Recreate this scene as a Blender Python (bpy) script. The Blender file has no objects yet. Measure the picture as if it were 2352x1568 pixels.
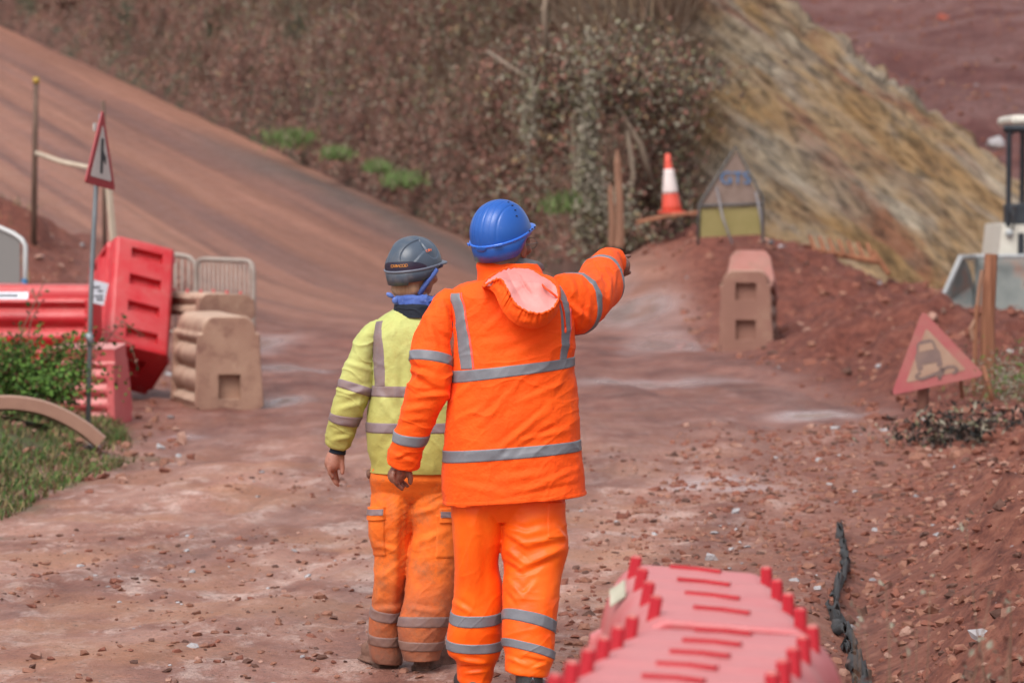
import bpy, math, random
import numpy as np
from mathutils import Vector, Matrix
random.seed(7); RNG = np.random.default_rng(11)
sc = bpy.context.scene; COL = sc.collection
# ------------------------------------------------------------ camera, sky, sun, exposure
F = 8554.0; CXP = 1176.0; CYP = 784.0; CAMH = 1.9          # photo pixels on a 2352 px wide copy
PITCH = math.atan(354.0 / F)
cam_d = bpy.data.cameras.new('camera'); cam = bpy.data.objects.new('camera', cam_d); COL.objects.link(cam)
cam.location = (0, 0, CAMH); cam.rotation_euler = (math.pi/2 - PITCH, 0, 0)
cam_d.sensor_width = 36; cam_d.lens = 36 * F / 2352; cam_d.clip_end = 3000; cam_d.clip_start = 0.5
cam_d.dof.use_dof = True; cam_d.dof.focus_distance = 14.1; cam_d.dof.aperture_fstop = 5.0
sc.camera = cam
world = bpy.data.worlds.new('World'); sc.world = world; world.use_nodes = True
wn = world.node_tree; bg = wn.nodes['Background']
sky = wn.nodes.new('ShaderNodeTexSky'); sky.sky_type = 'NISHITA'; sky.sun_disc = False
SUN_EL, SUN_AZ = math.radians(52), math.radians(205)        # azimuth clockwise from +Y
sky.sun_elevation = SUN_EL; sky.sun_rotation = SUN_AZ
sky.air_density = 1.0; sky.dust_density = 4.0; sky.ozone_density = 1.0
hsv = wn.nodes.new('ShaderNodeHueSaturation'); hsv.inputs['Saturation'].default_value = 0.30
wn.links.new(sky.outputs[0], hsv.inputs['Color']); wn.links.new(hsv.outputs[0], bg.inputs[0]); bg.inputs[1].default_value = 0.12
sl = bpy.data.lights.new('sun', 'SUN'); sun = bpy.data.objects.new('sun', sl); COL.objects.link(sun)
sl.energy = 1.1; sl.angle = math.radians(36); sl.color = (1.0, 0.95, 0.88)
sd = Vector((math.sin(SUN_AZ)*math.cos(SUN_EL), math.cos(SUN_AZ)*math.cos(SUN_EL), math.sin(SUN_EL)))
sun.rotation_euler = sd.to_track_quat('Z', 'Y').to_euler()
sc.view_settings.view_transform = 'Standard'; sc.view_settings.look = 'None'
sc.view_settings.exposure = 0.70; sc.view_settings.gamma = 1.0
sc.cycles.use_denoising = True
# ------------------------------------------------------------ projection helpers
_f = np.array([0, math.cos(PITCH), -math.sin(PITCH)]); _u = np.array([0, math.sin(PITCH), math.cos(PITCH)])
def W(px, py, y):
    "world point that a photo pixel shows at distance y"
    d = _f + np.array([1., 0, 0])*((px-CXP)/F) + _u*(-(py-CYP)/F)
    t = y / d[1]
    return np.array([0, 0, CAMH]) + d*t
def PX(P):
    P = np.asarray(P, float); q = P - np.array([0, 0, CAMH])
    w = np.maximum(q @ _f, 0.3)
    return CXP + F*q[..., 0]/w, CYP - F*(q @ _u)/w
# ------------------------------------------------------------ noise
def _h(ix, iy, iz, s):
    n = (ix.astype(np.int64)*374761393 + iy.astype(np.int64)*668265263 + iz.astype(np.int64)*2147483647 + s*144665) & 0x7fffffff
    n = ((n ^ (n >> 13))*1274126177) & 0x7fffffff
    n = ((n ^ (n >> 16))*60493) & 0x7fffffff
    return (n & 0xffff)/32767.5 - 1.0
def vn(x, y, z=0, s=0):
    x, y, z = np.broadcast_arrays(np.asarray(x, float), np.asarray(y, float), np.asarray(z, float))
    ix, iy, iz = np.floor(x), np.floor(y), np.floor(z)
    fx, fy, fz = x-ix, y-iy, z-iz
    fx, fy, fz = [t*t*t*(t*(t*6-15)+10) for t in (fx, fy, fz)]
    r = 0
    for a in (0, 1):
        for b in (0, 1):
            for c in (0, 1):
                r = r + _h(ix+a, iy+b, iz+c, s)*(fx if a else 1-fx)*(fy if b else 1-fy)*(fz if c else 1-fz)
    return r
def fbm(x, y, z=0, s=0, o=4, g=0.5):
    r = 0; a = 1.0; k = 1.0
    for i in range(o):
        r = r + a*vn(np.asarray(x)*k, np.asarray(y)*k, np.asarray(z)*k, s+i*17); a *= g; k *= 2.03
    return r
def ss(a, b, x):
    t = np.clip((x-a)/(b-a), 0, 1); return t*t*(3-2*t)
# ------------------------------------------------------------ materials
def node(nt, t, **k):
    n = nt.nodes.new(t)
    for a, v in k.items(): setattr(n, a, v)
    return n
def mix(nt, a, b, fac, mode='MIX'):
    m = node(nt, 'ShaderNodeMix', data_type='RGBA', blend_type=mode)
    for i, v in ((0, fac), (6, a), (7, b)):
        if hasattr(v, 'is_output') or isinstance(v, bpy.types.NodeSocket): nt.links.new(v, m.inputs[i])
        elif i == 0: m.inputs[0].default_value = v
        else: m.inputs[i].default_value = (*v, 1)
    return m.outputs[2]
def math_(nt, op, a, b=None, c=None):
    m = node(nt, 'ShaderNodeMath', operation=op)
    for i, v in enumerate((a, b, c)):
        if v is None: continue
        if isinstance(v, bpy.types.NodeSocket): nt.links.new(v, m.inputs[i])
        else: m.inputs[i].default_value = v
    return m.outputs[0]
def noise(nt, vec, scale, detail=5, rough=0.6, dist=0.0):
    n = node(nt, 'ShaderNodeTexNoise'); n.inputs['Scale'].default_value = scale
    n.inputs['Detail'].default_value = detail; n.inputs['Roughness'].default_value = rough
    n.inputs['Distortion'].default_value = dist
    nt.links.new(vec, n.inputs['Vector']); return n.outputs[0]
def ramp(nt, fac, stops):
    r = node(nt, 'ShaderNodeValToRGB'); e = r.color_ramp.elements
    while len(e) < len(stops): e.new(0.5)
    for i, (p, c) in enumerate(stops):
        e[i].position = p; e[i].color = (*c, 1) if len(c) == 3 else c
    nt.links.new(fac, r.inputs[0]); return r.outputs[0]
def g3(v): return (v, v, v)
def coords(nt, scale=(1, 1, 1), rot=(0, 0, 0), kind='Object'):
    tc = node(nt, 'ShaderNodeTexCoord'); mp = node(nt, 'ShaderNodeMapping')
    mp.inputs['Scale'].default_value = scale; mp.inputs['Rotation'].default_value = rot
    nt.links.new(tc.outputs[kind], mp.inputs[0]); return mp.outputs[0]
def newmat(name):
    m = bpy.data.materials.new(name); m.use_nodes = True
    return m, m.node_tree, m.node_tree.nodes['Principled BSDF']
def bump(nt, bs, h, dist, strength=1.0):
    b = node(nt, 'ShaderNodeBump'); b.inputs['Distance'].default_value = dist; b.inputs['Strength'].default_value = strength
    nt.links.new(h, b.inputs['Height']); nt.links.new(b.outputs[0], bs.inputs['Normal'])
def M(name, cols, scale=5, rough=0.6, bmp=0.0, bscale=None, mscale=(1, 1, 1), rot=(0, 0, 0), dirt=None, dscale=3, dpos=(0.5, 0.62), dust=None, dmin=0.2, dmax=0.8, metal=0.0, sheen=0.0, spec=0.5, detail=5, trans=0, coat=0):
    "mottled procedural material; dirt=(colour) in blotches; dust=(colour) settled on upward faces"
    m, nt, bs = newmat(name); v = coords(nt, mscale, rot)
    n = noise(nt, v, scale, detail)
    k = len(cols)
    c = ramp(nt, n, [(0.3+0.4*i/max(1, k-1), cc) for i, cc in enumerate(cols)]) if k > 1 else None
    if c is None:
        rgb = node(nt, 'ShaderNodeRGB'); rgb.outputs[0].default_value = (*cols[0], 1); c = rgb.outputs[0]
    if dirt:
        d = ramp(nt, noise(nt, v, dscale, 8, 0.7), [(dpos[0], g3(0)), (dpos[1], g3(1))]); c = mix(nt, c, dirt, d)
    if dust:
        ge = node(nt, 'ShaderNodeNewGeometry'); sx = node(nt, 'ShaderNodeSeparateXYZ'); nt.links.new(ge.outputs['Normal'], sx.inputs[0])
        s = math_(nt, 'ADD', sx.outputs[2], math_(nt, 'MULTIPLY', math_(nt, 'SUBTRACT', noise(nt, v, 4, 6, 0.7), 0.5), 1.2))
        d = ramp(nt, s, [(dmin, g3(0)), (dmax, g3(0.85))]); c = mix(nt, c, dust, d)
    nt.links.new(c, bs.inputs['Base Color'])
    bs.inputs['Roughness'].default_value = rough; bs.inputs['Metallic'].default_value = metal
    bs.inputs['Specular IOR Level'].default_value = spec; bs.inputs['Sheen Weight'].default_value = sheen
    bs.inputs['Transmission Weight'].default_value = trans; bs.inputs['Coat Weight'].default_value = coat
    if bmp: bump(nt, bs, noise(nt, v, bscale or scale*4, 6, 0.65), bmp)
    return m
# ------------------------------------------------------------ mesh helpers
ORG = {}
def npmesh(name, V, Fs, mats, parent=None, smooth=True, midx=None):
    V = np.asarray(V, float).reshape(-1, 3)
    if parent is not None: V = V - ORG[parent.name]
    me = bpy.data.meshes.new(name)
    if isinstance(Fs, np.ndarray):
        nf, k = Fs.shape
        me.vertices.add(len(V)); me.vertices.foreach_set('co', V.astype(np.float32).ravel())
        me.loops.add(nf*k); me.loops.foreach_set('vertex_index', Fs.astype(np.int32).ravel())
        me.polygons.add(nf); me.polygons.foreach_set('loop_start', np.arange(0, nf*k, k, dtype=np.int32))
        me.update(calc_edges=True)
    else:
        me.from_pydata(V.tolist(), [], [tuple(int(i) for i in f) for f in Fs])
    for m in (mats if isinstance(mats, (list, tuple)) else [mats]): me.materials.append(m)
    if midx is not None: me.polygons.foreach_set('material_index', np.asarray(midx, dtype=np.int32))
    me.polygons.foreach_set('use_smooth', np.full(len(me.polygons), smooth))
    me.validate(); me.update()
    o = bpy.data.objects.new(name, me); COL.objects.link(o)
    if parent is not None: o.parent = parent; ORG[o.name] = ORG[parent.name]
    else: ORG[o.name] = np.zeros(3)
    return o
def thing(name, label, cat, loc=(0, 0, 0), group=None):
    o = bpy.data.objects.new(name, None); COL.objects.link(o); o.location = loc; o.empty_display_size = 0.2
    ORG[o.name] = np.array(loc, float); return tag(o, label, cat, group)
def tag(o, label=None, cat=None, group=None, kind=None):
    if label: o['label'] = label
    if cat: o['category'] = cat
    if group: o['group'] = group
    if kind: o['kind'] = kind
    return o
def recenter(o):
    "origin of a one-mesh thing moved to its base centre"
    me = o.data; n = len(me.vertices); a = np.empty(n*3, np.float32); me.vertices.foreach_get('co', a); a = a.reshape(-1, 3)
    c = np.array([(a[:, 0].min()+a[:, 0].max())/2, (a[:, 1].min()+a[:, 1].max())/2, a[:, 2].min()])
    me.vertices.foreach_set('co', (a-c).ravel()); o.location = c; ORG[o.name] = c; me.update(); return o
def grid_faces(nu, nv, wrap=False):
    a = np.arange((nv-1)*nu).reshape(nv-1, nu); 
    if not wrap: a = a[:, :-1]
    i = a % nu; j = a // nu; i2 = (i+1) % nu
    return np.stack([j*nu+i, j*nu+i2, (j+1)*nu+i2, (j+1)*nu+i], -1).reshape(-1, 4)
class MB:
    def __init__(s): s.V = []; s.F = []; s.n = 0
    def add(s, V, Fs):
        V = np.asarray(V, float); s.V.append(V); s.F += [tuple(int(i)+s.n for i in f) for f in Fs]; s.n += len(V); return s
    def box(s, c, size, R=None, bev=0.0):
        c = np.asarray(c, float); h = np.asarray(size, float)/2
        if bev <= 0:
            v = np.array([[x, y, z] for x in (-1, 1) for y in (-1, 1) for z in (-1, 1)])*h
            f = [(0, 1, 3, 2), (4, 6, 7, 5), (0, 4, 5, 1), (2, 3, 7, 6), (0, 2, 6, 4), (1, 5, 7, 3)]
        else:
            b = min(bev, h.min()*0.9); v = []; idx = {}
            for x in (-1, 1):
                for y in (-1, 1):
                    for z in (-1, 1):
                        for ax in range(3):
                            q = np.array([x, y, z])*(h-b); q[ax] = (x, y, z)[ax]*h[ax]; idx[(x, y, z, ax)] = len(v); v.append(q)
            v = np.array(v); f = []
            def loop(L, n):
                p = [v[i] for i in L]; nn = np.cross(p[1]-p[0], p[2]-p[0]); 
                f.append(tuple(L) if nn @ n > 0 else tuple(L[::-1]))
            S = ((-1, -1), (1, -1), (1, 1), (-1, 1))
            for ax in range(3):
                o1, o2 = [a for a in range(3) if a != ax]
                for sg in (-1, 1):
                    L = []
                    for (p, q) in S:
                        k = [0, 0, 0]; k[ax] = sg; k[o1] = p; k[o2] = q; L.append(idx[(*k, ax)])
                    n = np.zeros(3); n[ax] = sg; loop(L, n)
                for p in (-1, 1):
                    for q in (-1, 1):
                        L = []
                        for sg, a2 in ((-1, o1), (1, o1), (1, o2), (-1, o2)):
                            k = [0, 0, 0]; k[ax] = sg; k[o1] = p; k[o2] = q; L.append(idx[(*k, a2)])
                        n = np.zeros(3); n[o1] = p; n[o2] = q; loop(L, n)
            for x in (-1, 1):
                for y in (-1, 1):
                    for z in (-1, 1): loop([idx[(x, y, z, a)] for a in range(3)], np.array([x, y, z]))
        if R is not None: v = v @ np.asarray(R).T
        return s.add(v+c, f)
    def tube(s, pts, r, n=10, cap=True):
        pts = [np.asarray(p, float) for p in pts]; r = r if hasattr(r, '__len__') else [r]*len(pts)
        V = []; ref = None
        for i, p in enumerate(pts):
            t = pts[min(i+1, len(pts)-1)]-pts[max(i-1, 0)]; t /= np.linalg.norm(t)+1e-9
            if ref is None: ref = np.cross(t, [0, 0, 1] if abs(t[2]) < .9 else [1, 0, 0])
            a = ref-t*(ref @ t); a /= np.linalg.norm(a); ref = a; b = np.cross(t, a)
            for k in range(n):
                q = 2*math.pi*k/n; V.append(p+(a*math.cos(q)+b*math.sin(q))*r[i])
        Fs = [(j*n+k, j*n+(k+1) % n, (j+1)*n+(k+1) % n, (j+1)*n+k) for j in range(len(pts)-1) for k in range(n)]
        if cap: Fs += [tuple(range(n))[::-1], tuple((len(pts)-1)*n+k for k in range(n))]
        return s.add(V, Fs)
    def prism(s, poly, nrm, th):
        "flat outline (3-D points) given thickness along nrm"
        P = np.array(poly, float); k = len(P); n = np.asarray(nrm, float)/np.linalg.norm(nrm)*th
        return s.add(np.vstack([P, P+n]), [tuple(range(k))[::-1], tuple(range(k, 2*k))]+[(i, (i+1) % k, (i+1) % k+k, i+k) for i in range(k)])
    def ell(s, c, r, R=None, nu=20, nv=12):
        V = []
        for j in range(nv+1):
            t = math.pi*j/nv
            for i in range(nu):
                q = 2*math.pi*i/nu; V.append((math.sin(t)*math.cos(q), math.sin(t)*math.sin(q), math.cos(t)))
        V = np.array(V)*np.asarray(r, float)
        if R is not None: V = V @ np.asarray(R).T
        return s.add(V+np.asarray(c, float), [tuple(f) for f in grid_faces(nu, nv+1, True)])
    def cap(s, a, b, ra, rb, n=14):
        "tapered capsule"
        a = np.asarray(a, float); b = np.asarray(b, float); t = b-a; L = np.linalg.norm(t); t = t/L
        pts = []; rr = []
        for k in range(5): q = math.pi/2*k/5; pts.append(a-t*ra*math.cos(q)*0.999); rr.append(max(ra*math.sin(q), 1e-4))
        pts += [a, a+(b-a)*.5, b]; rr += [ra, (ra+rb)/2, rb]
        for k in range(1, 6): q = math.pi/2*k/5; pts.append(b+t*rb*math.sin(q)*0.999); rr.append(max(rb*math.cos(q), 1e-4))
        return s.tube(pts, rr, n)
    def chain(s, pts, rr, n=14):
        for i in range(len(pts)-1): s.cap(pts[i], pts[i+1], rr[i], rr[i+1], n)
        return s
    def build(s, name, m, parent=None, smooth=False):
        return npmesh(name, np.vstack(s.V), s.F, m, parent, smooth)
def modified(o, mods):
    "apply modifiers through the depsgraph, in place"
    for t, kw in mods:
        md = o.modifiers.new('m', t)
        for k, v in kw.items(): setattr(md, k, v)
    dg = bpy.context.evaluated_depsgraph_get(); dg.update()
    me = bpy.data.meshes.new_from_object(o.evaluated_get(dg)); mats = [m for m in o.data.materials]
    o.modifiers.clear(); o.data = me
    me.materials.clear()
    for m in mats: me.materials.append(m)
    return o
def remeshed(mb, name, m, parent, vox=0.005, smooth=6):
    o = mb.build(name, m, parent, True)
    modified(o, [('REMESH', dict(mode='VOXEL', voxel_size=vox, use_smooth_shade=True)), ('SMOOTH', dict(factor=0.5, iterations=smooth))])
    o.data.polygons.foreach_set('use_smooth', np.full(len(o.data.polygons), True)); return o
def cut(o, boxes):
    "boolean-cut boxes (world-space MB list) out of o"
    for mb in boxes:
        c = mb.build('cutter', [], None); me = c.data
        c.location = 0-ORG[o.name] if o.parent is not None else (0, 0, 0)
        tmp_parent = o.parent; o.parent = None; loc = o.location.copy(); o.location = (0, 0, 0)
        modified(o, [('BOOLEAN', dict(operation='DIFFERENCE', object=c, solver='EXACT'))])
        o.parent = tmp_parent; o.location = loc
        bpy.data.objects.remove(c); bpy.data.meshes.remove(me)
    return o
def rot(rx=0, ry=0, rz=0):
    return np.array(Matrix.Rotation(rz, 3, 'Z') @ Matrix.Rotation(ry, 3, 'Y') @ Matrix.Rotation(rx, 3, 'X'))
def interp_cols(tk, K, t):
    "cubic (Catmull-Rom, clamped) interpolation of rows K at knots tk"
    K = np.asarray(K, float); tk = np.asarray(tk, float); t = np.clip(np.asarray(t, float), tk[0], tk[-1])
    i = np.clip(np.searchsorted(tk, t, side='right')-1, 0, len(tk)-2)
    m = np.gradient(K, tk, axis=0) if len(tk) > 2 else np.repeat((K[1:]-K[:1])/(tk[1]-tk[0]), 2, 0)
    h = (tk[i+1]-tk[i])[..., None]; s = ((t-tk[i])[..., None])/h
    return K[i]*(2*s**3-3*s**2+1)+K[i+1]*(-2*s**3+3*s**2)+m[i]*h*(s**3-2*s**2+s)+m[i+1]*h*(s**3-s**2)
class Loft:
    """rings between a left and a right photo pixel at a distance; rows = (xl,yl,xr,yr,depth,thick[,expo])
    thick: half depth in metres"""
    def __init__(s, rows, disp=None, expo=2.3, closeTop=True):
        C = []; A = []; B = []
        for r in rows:
            L = W(r[0], r[1], r[4]); R = W(r[2], r[3], r[4]); C.append((L+R)/2); A.append((R-L)/2)
        C = np.array(C); A = np.array(A)
        T = np.gradient(C, axis=0)
        for k, r in enumerate(rows):
            b = np.cross(T[k], A[k]); nb = np.linalg.norm(b)
            b = b/nb if nb > 1e-9 else np.array([0, -1., 0])
            if b[1] > 0: b = -b
            B.append(b*r[5])
        d = np.linalg.norm(np.diff(C, axis=0), axis=1)+0.35*np.abs(np.diff(np.linalg.norm(A, axis=1)))
        s.t = np.concatenate([[0], np.cumsum(np.maximum(d, 1e-4))]); s.len = s.t[-1]; s.t = s.t/s.len
        s.K = np.hstack([C, A, B]); s.rows = rows; s.disp = disp; s.expo = expo
    def base(s, u, v):
        K = interp_cols(s.t, s.K, v); q = 2*np.pi*np.asarray(u)
        e = 2/s.expo; c = np.sign(np.cos(q))*np.abs(np.cos(q))**e; d = np.sign(np.sin(q))*np.abs(np.sin(q))**e
        return K[..., 0:3]+K[..., 3:6]*c[..., None]+K[..., 6:9]*d[..., None]
    def surf(s, u, v, off=0.0):
        P = s.base(u, v); e = 2e-3
        a = s.base(u+e, v)-s.base(u-e, v); b = s.base(u, np.clip(v+e, 0, 1))-s.base(u, np.clip(v-e, 0, 1))
        N = np.cross(a, b); ln = np.linalg.norm(N, axis=-1, keepdims=True); N = N/np.maximum(ln, 1e-9)
        K = interp_cols(s.t, s.K, v); o = P-K[..., 0:3]
        N = np.where((N*o).sum(-1, keepdims=True) < 0, -N, N)
        d = s.disp(P, u, v) if s.disp else 0.0
        return P+N*(np.asarray(d)+off)[..., None] if np.ndim(d) else P+N*(d+off)
    def mesh(s, name, m, parent, nu=160, nv=160, caps=(True, True), midx=None):
        u, v = np.meshgrid(np.arange(nu)/nu, np.linspace(0, 1, nv)); P = s.surf(u, v).reshape(-1, 3); Fs = grid_faces(nu, nv, True)
        Fs = [tuple(f) for f in Fs]
        if caps[0]:
            P = np.vstack([P, P[:nu].mean(0)]); k = len(P)-1; Fs += [(k, (i+1) % nu, i) for i in range(nu)]
        if caps[1]:
            P = np.vstack([P, P[(nv-1)*nu:nv*nu].mean(0)]); k = len(P)-1; Fs += [(k, (nv-1)*nu+i, (nv-1)*nu+(i+1) % nu) for i in range(nu)]
        return npmesh(name, P, Fs, m, parent, True)
    def patch(s, name, m, parent, fu, fv, nu, nv, th=0.003, wrap=False):
        "band laid on the surface: fu, fv map (a,b) grids in 0..1 to u and v"
        a, b = np.meshgrid(np.linspace(0, 1, nu+1)[:nu] if wrap else np.linspace(0, 1, nu), np.linspace(0, 1, nv))
        u = fu(a, b); v = fv(a, b); bb = b
        edge = np.minimum(b, 1-b)*(nv-1)
        if not wrap: edge = np.minimum(edge, np.minimum(a, 1-a)*(nu-1))
        off = np.where(edge < 0.5, -0.004, th)
        P = s.surf(u, v, off).reshape(-1, 3)
        return npmesh(name, P, grid_faces(nu, nv, wrap), m, parent, True)
    def ring(s, name, m, parent, v0, v1, th=0.003, nu=200, nv=10, wob=None):
        w = wob or (lambda u: 0)
        return s.patch(name, m, parent, lambda a, b: a, lambda a, b: v0+(v1-v0)*b+w(a), nu, nv, th, True)
    def vpix(s, x, y):
        "u,v on the near side under pixel x,y (grid search)"
        if not hasattr(s, '_g'):
            s._gu, s._gv = np.meshgrid(np.linspace(0.0, 0.5, 240), np.linspace(0, 1, 300)); s._g = PX(s.base(s._gu, s._gv))
        d = (s._g[0]-x)**2+(s._g[1]-y)**2; k = np.argmin(d); return s._gu.flat[k], s._gv.flat[k]
def creases(L, depth):
    "fold lines in photo pixels: (x0,y0,x1,y1,width px,height m)"
    def f(P, u, v):
        x, y = PX(P); r = 0
        for (x0, y0, x1, y1, w, h) in L:
            dx, dy = x1-x0, y1-y0; ll = dx*dx+dy*dy
            t = ((x-x0)*dx+(y-y0)*dy)/ll; tc = np.clip(t, 0, 1)
            q = ((x-x0-tc*dx)*dy-(y-y0-tc*dy)*dx)/math.sqrt(ll); e = np.exp(-(np.maximum(np.abs(t-.5)-.5, 0)*math.sqrt(ll)/w/1.2)**2)
            k = q/w; r = r+h*(np.exp(-k*k)-0.7*np.exp(-(k-1.3)**2))*e*(0.35+0.65*np.sin(np.pi*np.clip(tc, 0.05, 0.95)))
        return r
    return f
# ------------------------------------------------------------ terrain
EARTH = (0.30, 0.135, 0.10); EARTH2 = (0.20, 0.075, 0.055); DUST = (0.40, 0.235, 0.18); DUSTP = (0.38, 0.22, 0.175)
def haul(x, y): return -0.13*x+0.10*y-6.585
def smax(a, b, k=0.25): return np.where(True, 0.5*(a+b+np.sqrt((a-b)**2+k*k)), 0)
def gau(x, y, cx, cy, sx, sy, h): return h*np.exp(-0.5*((x-cx)/sx)**2-0.5*((y-cy)/sy)**2)
def edge_r(y): return np.interp(y, [6, 14, 20, 25, 32, 38, 44, 52, 60], [0.9, 1.32, 2.05, 2.75, 3.1, 2.65, 2.4, 2.35, 2.0])
def edge_l(y): return np.interp(y, [6, 16, 21, 26.5, 30, 34, 44, 52, 60], [-3.2, -3.1, -2.95, -2.6, -3.1, -3.6, -4.2, -5, -6])
def hbase(x, y):
    h = smax(haul(x, np.minimum(y, 400)), 0.0*x, 0.5)-0.06
    h = h+gau(x, y, -9.0, 49, 3.2, 5, 2.1)*ss(-3.0, -5.0, x)
    h = h+gau(x, y, 1.85, 58.5, 0.5, 2.2, 0.40)+gau(x, y, 2.75, 57, 0.8, 4.0, 0.85)+gau(x, y, 4.2, 57, 0.9, 4, 0.55)+gau(x, y, 5.6, 56, 1.2, 4, 0.12)
    # left grass verge
    h = h+0.17*ss(0.0, 1.1, edge_l(y)-x)*ss(14, 20, y)*ss(40, 31, y)
    # right rough ground and the rubble heap in front
    r = x-edge_r(y)
    h = h+0.24*ss(0.0, 1.6, r)*ss(28, 34, y)*ss(70, 60, y)*(1-0.85*ss(4.6, 6.0, x)*ss(40, 46, y))+0.42*ss(0.05, 1.1, r)*ss(26.5, 23, y)-0.10*np.exp(-((r+0.1)/0.16)**2)*ss(22, 18, y)
    h = h+gau(x, y, 3.9, 28.0, 0.7, 1.6, 0.16)+gau(x, y, 4.2, 40, 1.0, 4, 0.18)
    return h
def trackc(x, y): return x+np.where(y < 45, 0.011*(y-29)**2, 0.011*256+0.352*(y-45))
def rough_w(x, y):
    r = x-edge_r(y); a = ss(-0.1, 0.9, r)*ss(75, 62, y)
    b = ss(0.2, 1.2, edge_l(y)-x)*ss(62, 52, y)
    return np.clip(a+b, 0, 1)
def hground(x, y):
    x, y = np.broadcast_arrays(np.asarray(x, float), np.asarray(y, float))
    h = hbase(x, y); w = rough_w(x, y)
    near = ss(70, 30, y)
    h = h+w*((0.11+0.07*ss(30, 38, y))*fbm(x*1.1, y*0.9, 0, 3, 5)+0.05*np.abs(fbm(x*5, y*5, 0, 9, 3)))
    h = h+(1-w)*(0.018*fbm(x*0.9, y*0.6, 0, 5, 4)+0.010*near*fbm(x*5, y*3.5, 0, 6, 4))
    c = trackc(x, y)+0.15*vn(x*.5, y*.15, 0, 12)
    h = h+(1-w)*(0.030*fbm(c*1.5, y*0.05, 0, 8, 3)+0.018*near*(1-np.abs(vn(c*3.2, y*.06, 0, 14))*1.6)+ss(45, 80, y)*0.07*fbm(c*0.8, y*.03, 0, 18, 3))
    h = h+w*0.05*fbm(x*3.1, y*2.4, 0, 25, 4)*ss(70, 24, y)
    rr = x-edge_r(y); h = h+ss(-.1, .7, rr)*ss(33, 27, y)*(0.10*np.maximum(fbm(x*2.2, y*1.3, 0, 28, 3), -.3)+0.05*np.abs(fbm(x*7, y*5, 0, 29, 3)))
    h = h+ss(-.6, .3, rr)*ss(46, 38, y)*ss(26, 30, y)*0.05*np.abs(fbm(x*4.5, y*2.2, 0, 33, 3))+ss(.2, 1.2, rr)*ss(62, 54, y)*ss(30, 36, y)*.12*np.maximum(fbm(x*1.7, y*.9, 0, 34, 3), -.1)
    return h
def G(px, py, lo=5.0, hi=160.0):
    "ground point under a photo pixel"
    ys = np.linspace(lo, hi, 4000); P = np.array([W(px, py, 1.0)-[0, 0, CAMH]])*ys[:, None]+[0, 0, CAMH]
    k = np.argmax(P[:, 2] < hbase(P[:, 0], P[:, 1]))
    return P[k]
def ground_at(x, y): return float(hground(x, y))
# masks laid out in world space round spots measured on the photo
def spot(x, y, px, py, rx, ry, y_hint=None):
    c = G(px, py); a = G(px, py+ry); ax = rx/F*c[1]; ay = max(abs(c[1]-a[1]), 0.1)
    return np.exp(-(((x-c[0])/ax)**2+((y-c[1])/ay)**2))
u0 = np.linspace(-0.17, 0.17, 620); ug = 0.17+np.cumsum(0.002*1.16**np.arange(1, 46)); U = np.concatenate([-ug[::-1], u0, ug])
yr = [8.0]
while yr[-1] < 130: yr.append(yr[-1]*1.006)
YR = np.concatenate([np.linspace(-40, 7.5, 30), yr, 130*1.08**np.arange(1, 24)])
UU, YY = np.meshgrid(U, YR); XX = UU*(YY+60.0)
ZZ = hground(XX, YY); ZZ = np.where(YY > 130, np.minimum(ZZ, 12.0), ZZ)
ground_V = np.stack([XX, YY, ZZ], -1).reshape(-1, 3)
gx, gy = ground_V[:, 0], ground_V[:, 1]
road_w = np.clip(1-rough_w(gx, gy), 0, 1)
wet = 0*gx
for s_ in [(1450, 720, 110, 28), (1520, 790, 90, 24), (1640, 1108, 120, 12), (1560, 1128, 70, 9), (650, 925, 55, 10), (690, 850, 90, 7), (1870, 960, 110, 9), (1480, 880, 160, 8), (420, 1002, 55, 6), (1700, 1135, 80, 8), (600, 785, 60, 20), (1380, 690, 60, 25)]:
    wet = np.maximum(wet, spot(gx, gy, *s_))
wet = np.clip(wet*1.15+0.25*fbm(gx*1.6, gy*0.7, 0, 31, 4)*(wet > 0.08), 0, 1)*road_w**3
rub = np.clip(ss(-2.0, 0.3, gx-edge_r(gy)+0.5*fbm(gx*1.2, gy*.7, 0, 77, 3))*ss(31, 24, gy)*0.8+ss(-0.2, 0.5, gx-edge_r(gy))*ss(75, 62, gy)+0.8*ss(0.3, 1.4, edge_l(gy)-gx)*ss(38, 43, gy)*ss(62, 54, gy), 0, 1)
gras = ss(-0.05, 0.45, edge_l(gy)-gx+0.25*fbm(gx*2, gy*2, 0, 41, 3))*ss(17, 20, gy)*ss(37, 31, gy)
# dark grey tarmac showing along the upper edge of the haul road
hd = (gx*0.94+gy*0.342)  # across the haul road
foot0 = -15.7*0.94+114.5*0.342
gst = np.exp(-((hd-(foot0-1.2+0.5*fbm(gx*.3, gy*.12, 0, 5, 3)))/0.75)**2)*ss(58, 68, gy)*ss(92, 80, gy)
gm, nt, bs = newmat('ground_earth')
def attr(nm):
    a = node(nt, 'ShaderNodeAttribute'); a.attribute_name = nm; s = node(nt, 'ShaderNodeSeparateColor'); nt.links.new(a.outputs['Color'], s.inputs[0]); return s.outputs
A1 = attr('zone'); A2 = attr('zone2')
v = coords(nt); vs = coords(nt, (1, 0.55, 1)); vh0 = coords(nt, (1, 1, 1), (0, 0, math.radians(-20))); vhn = node(nt, 'ShaderNodeMapping'); vhn.inputs['Scale'].default_value = (0.75, 0.035, 0.05); nt.links.new(vh0, vhn.inputs[0]); vh = vhn.outputs[0]
base = ramp(nt, noise(nt, vs, 1.3, 8, 0.72), [(0.32, (0.17, 0.068, 0.05)), (0.45, (0.30, 0.142, 0.106)), (0.55, (0.39, 0.215, 0.17)), (0.70, (0.50, 0.32, 0.265))])
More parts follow.
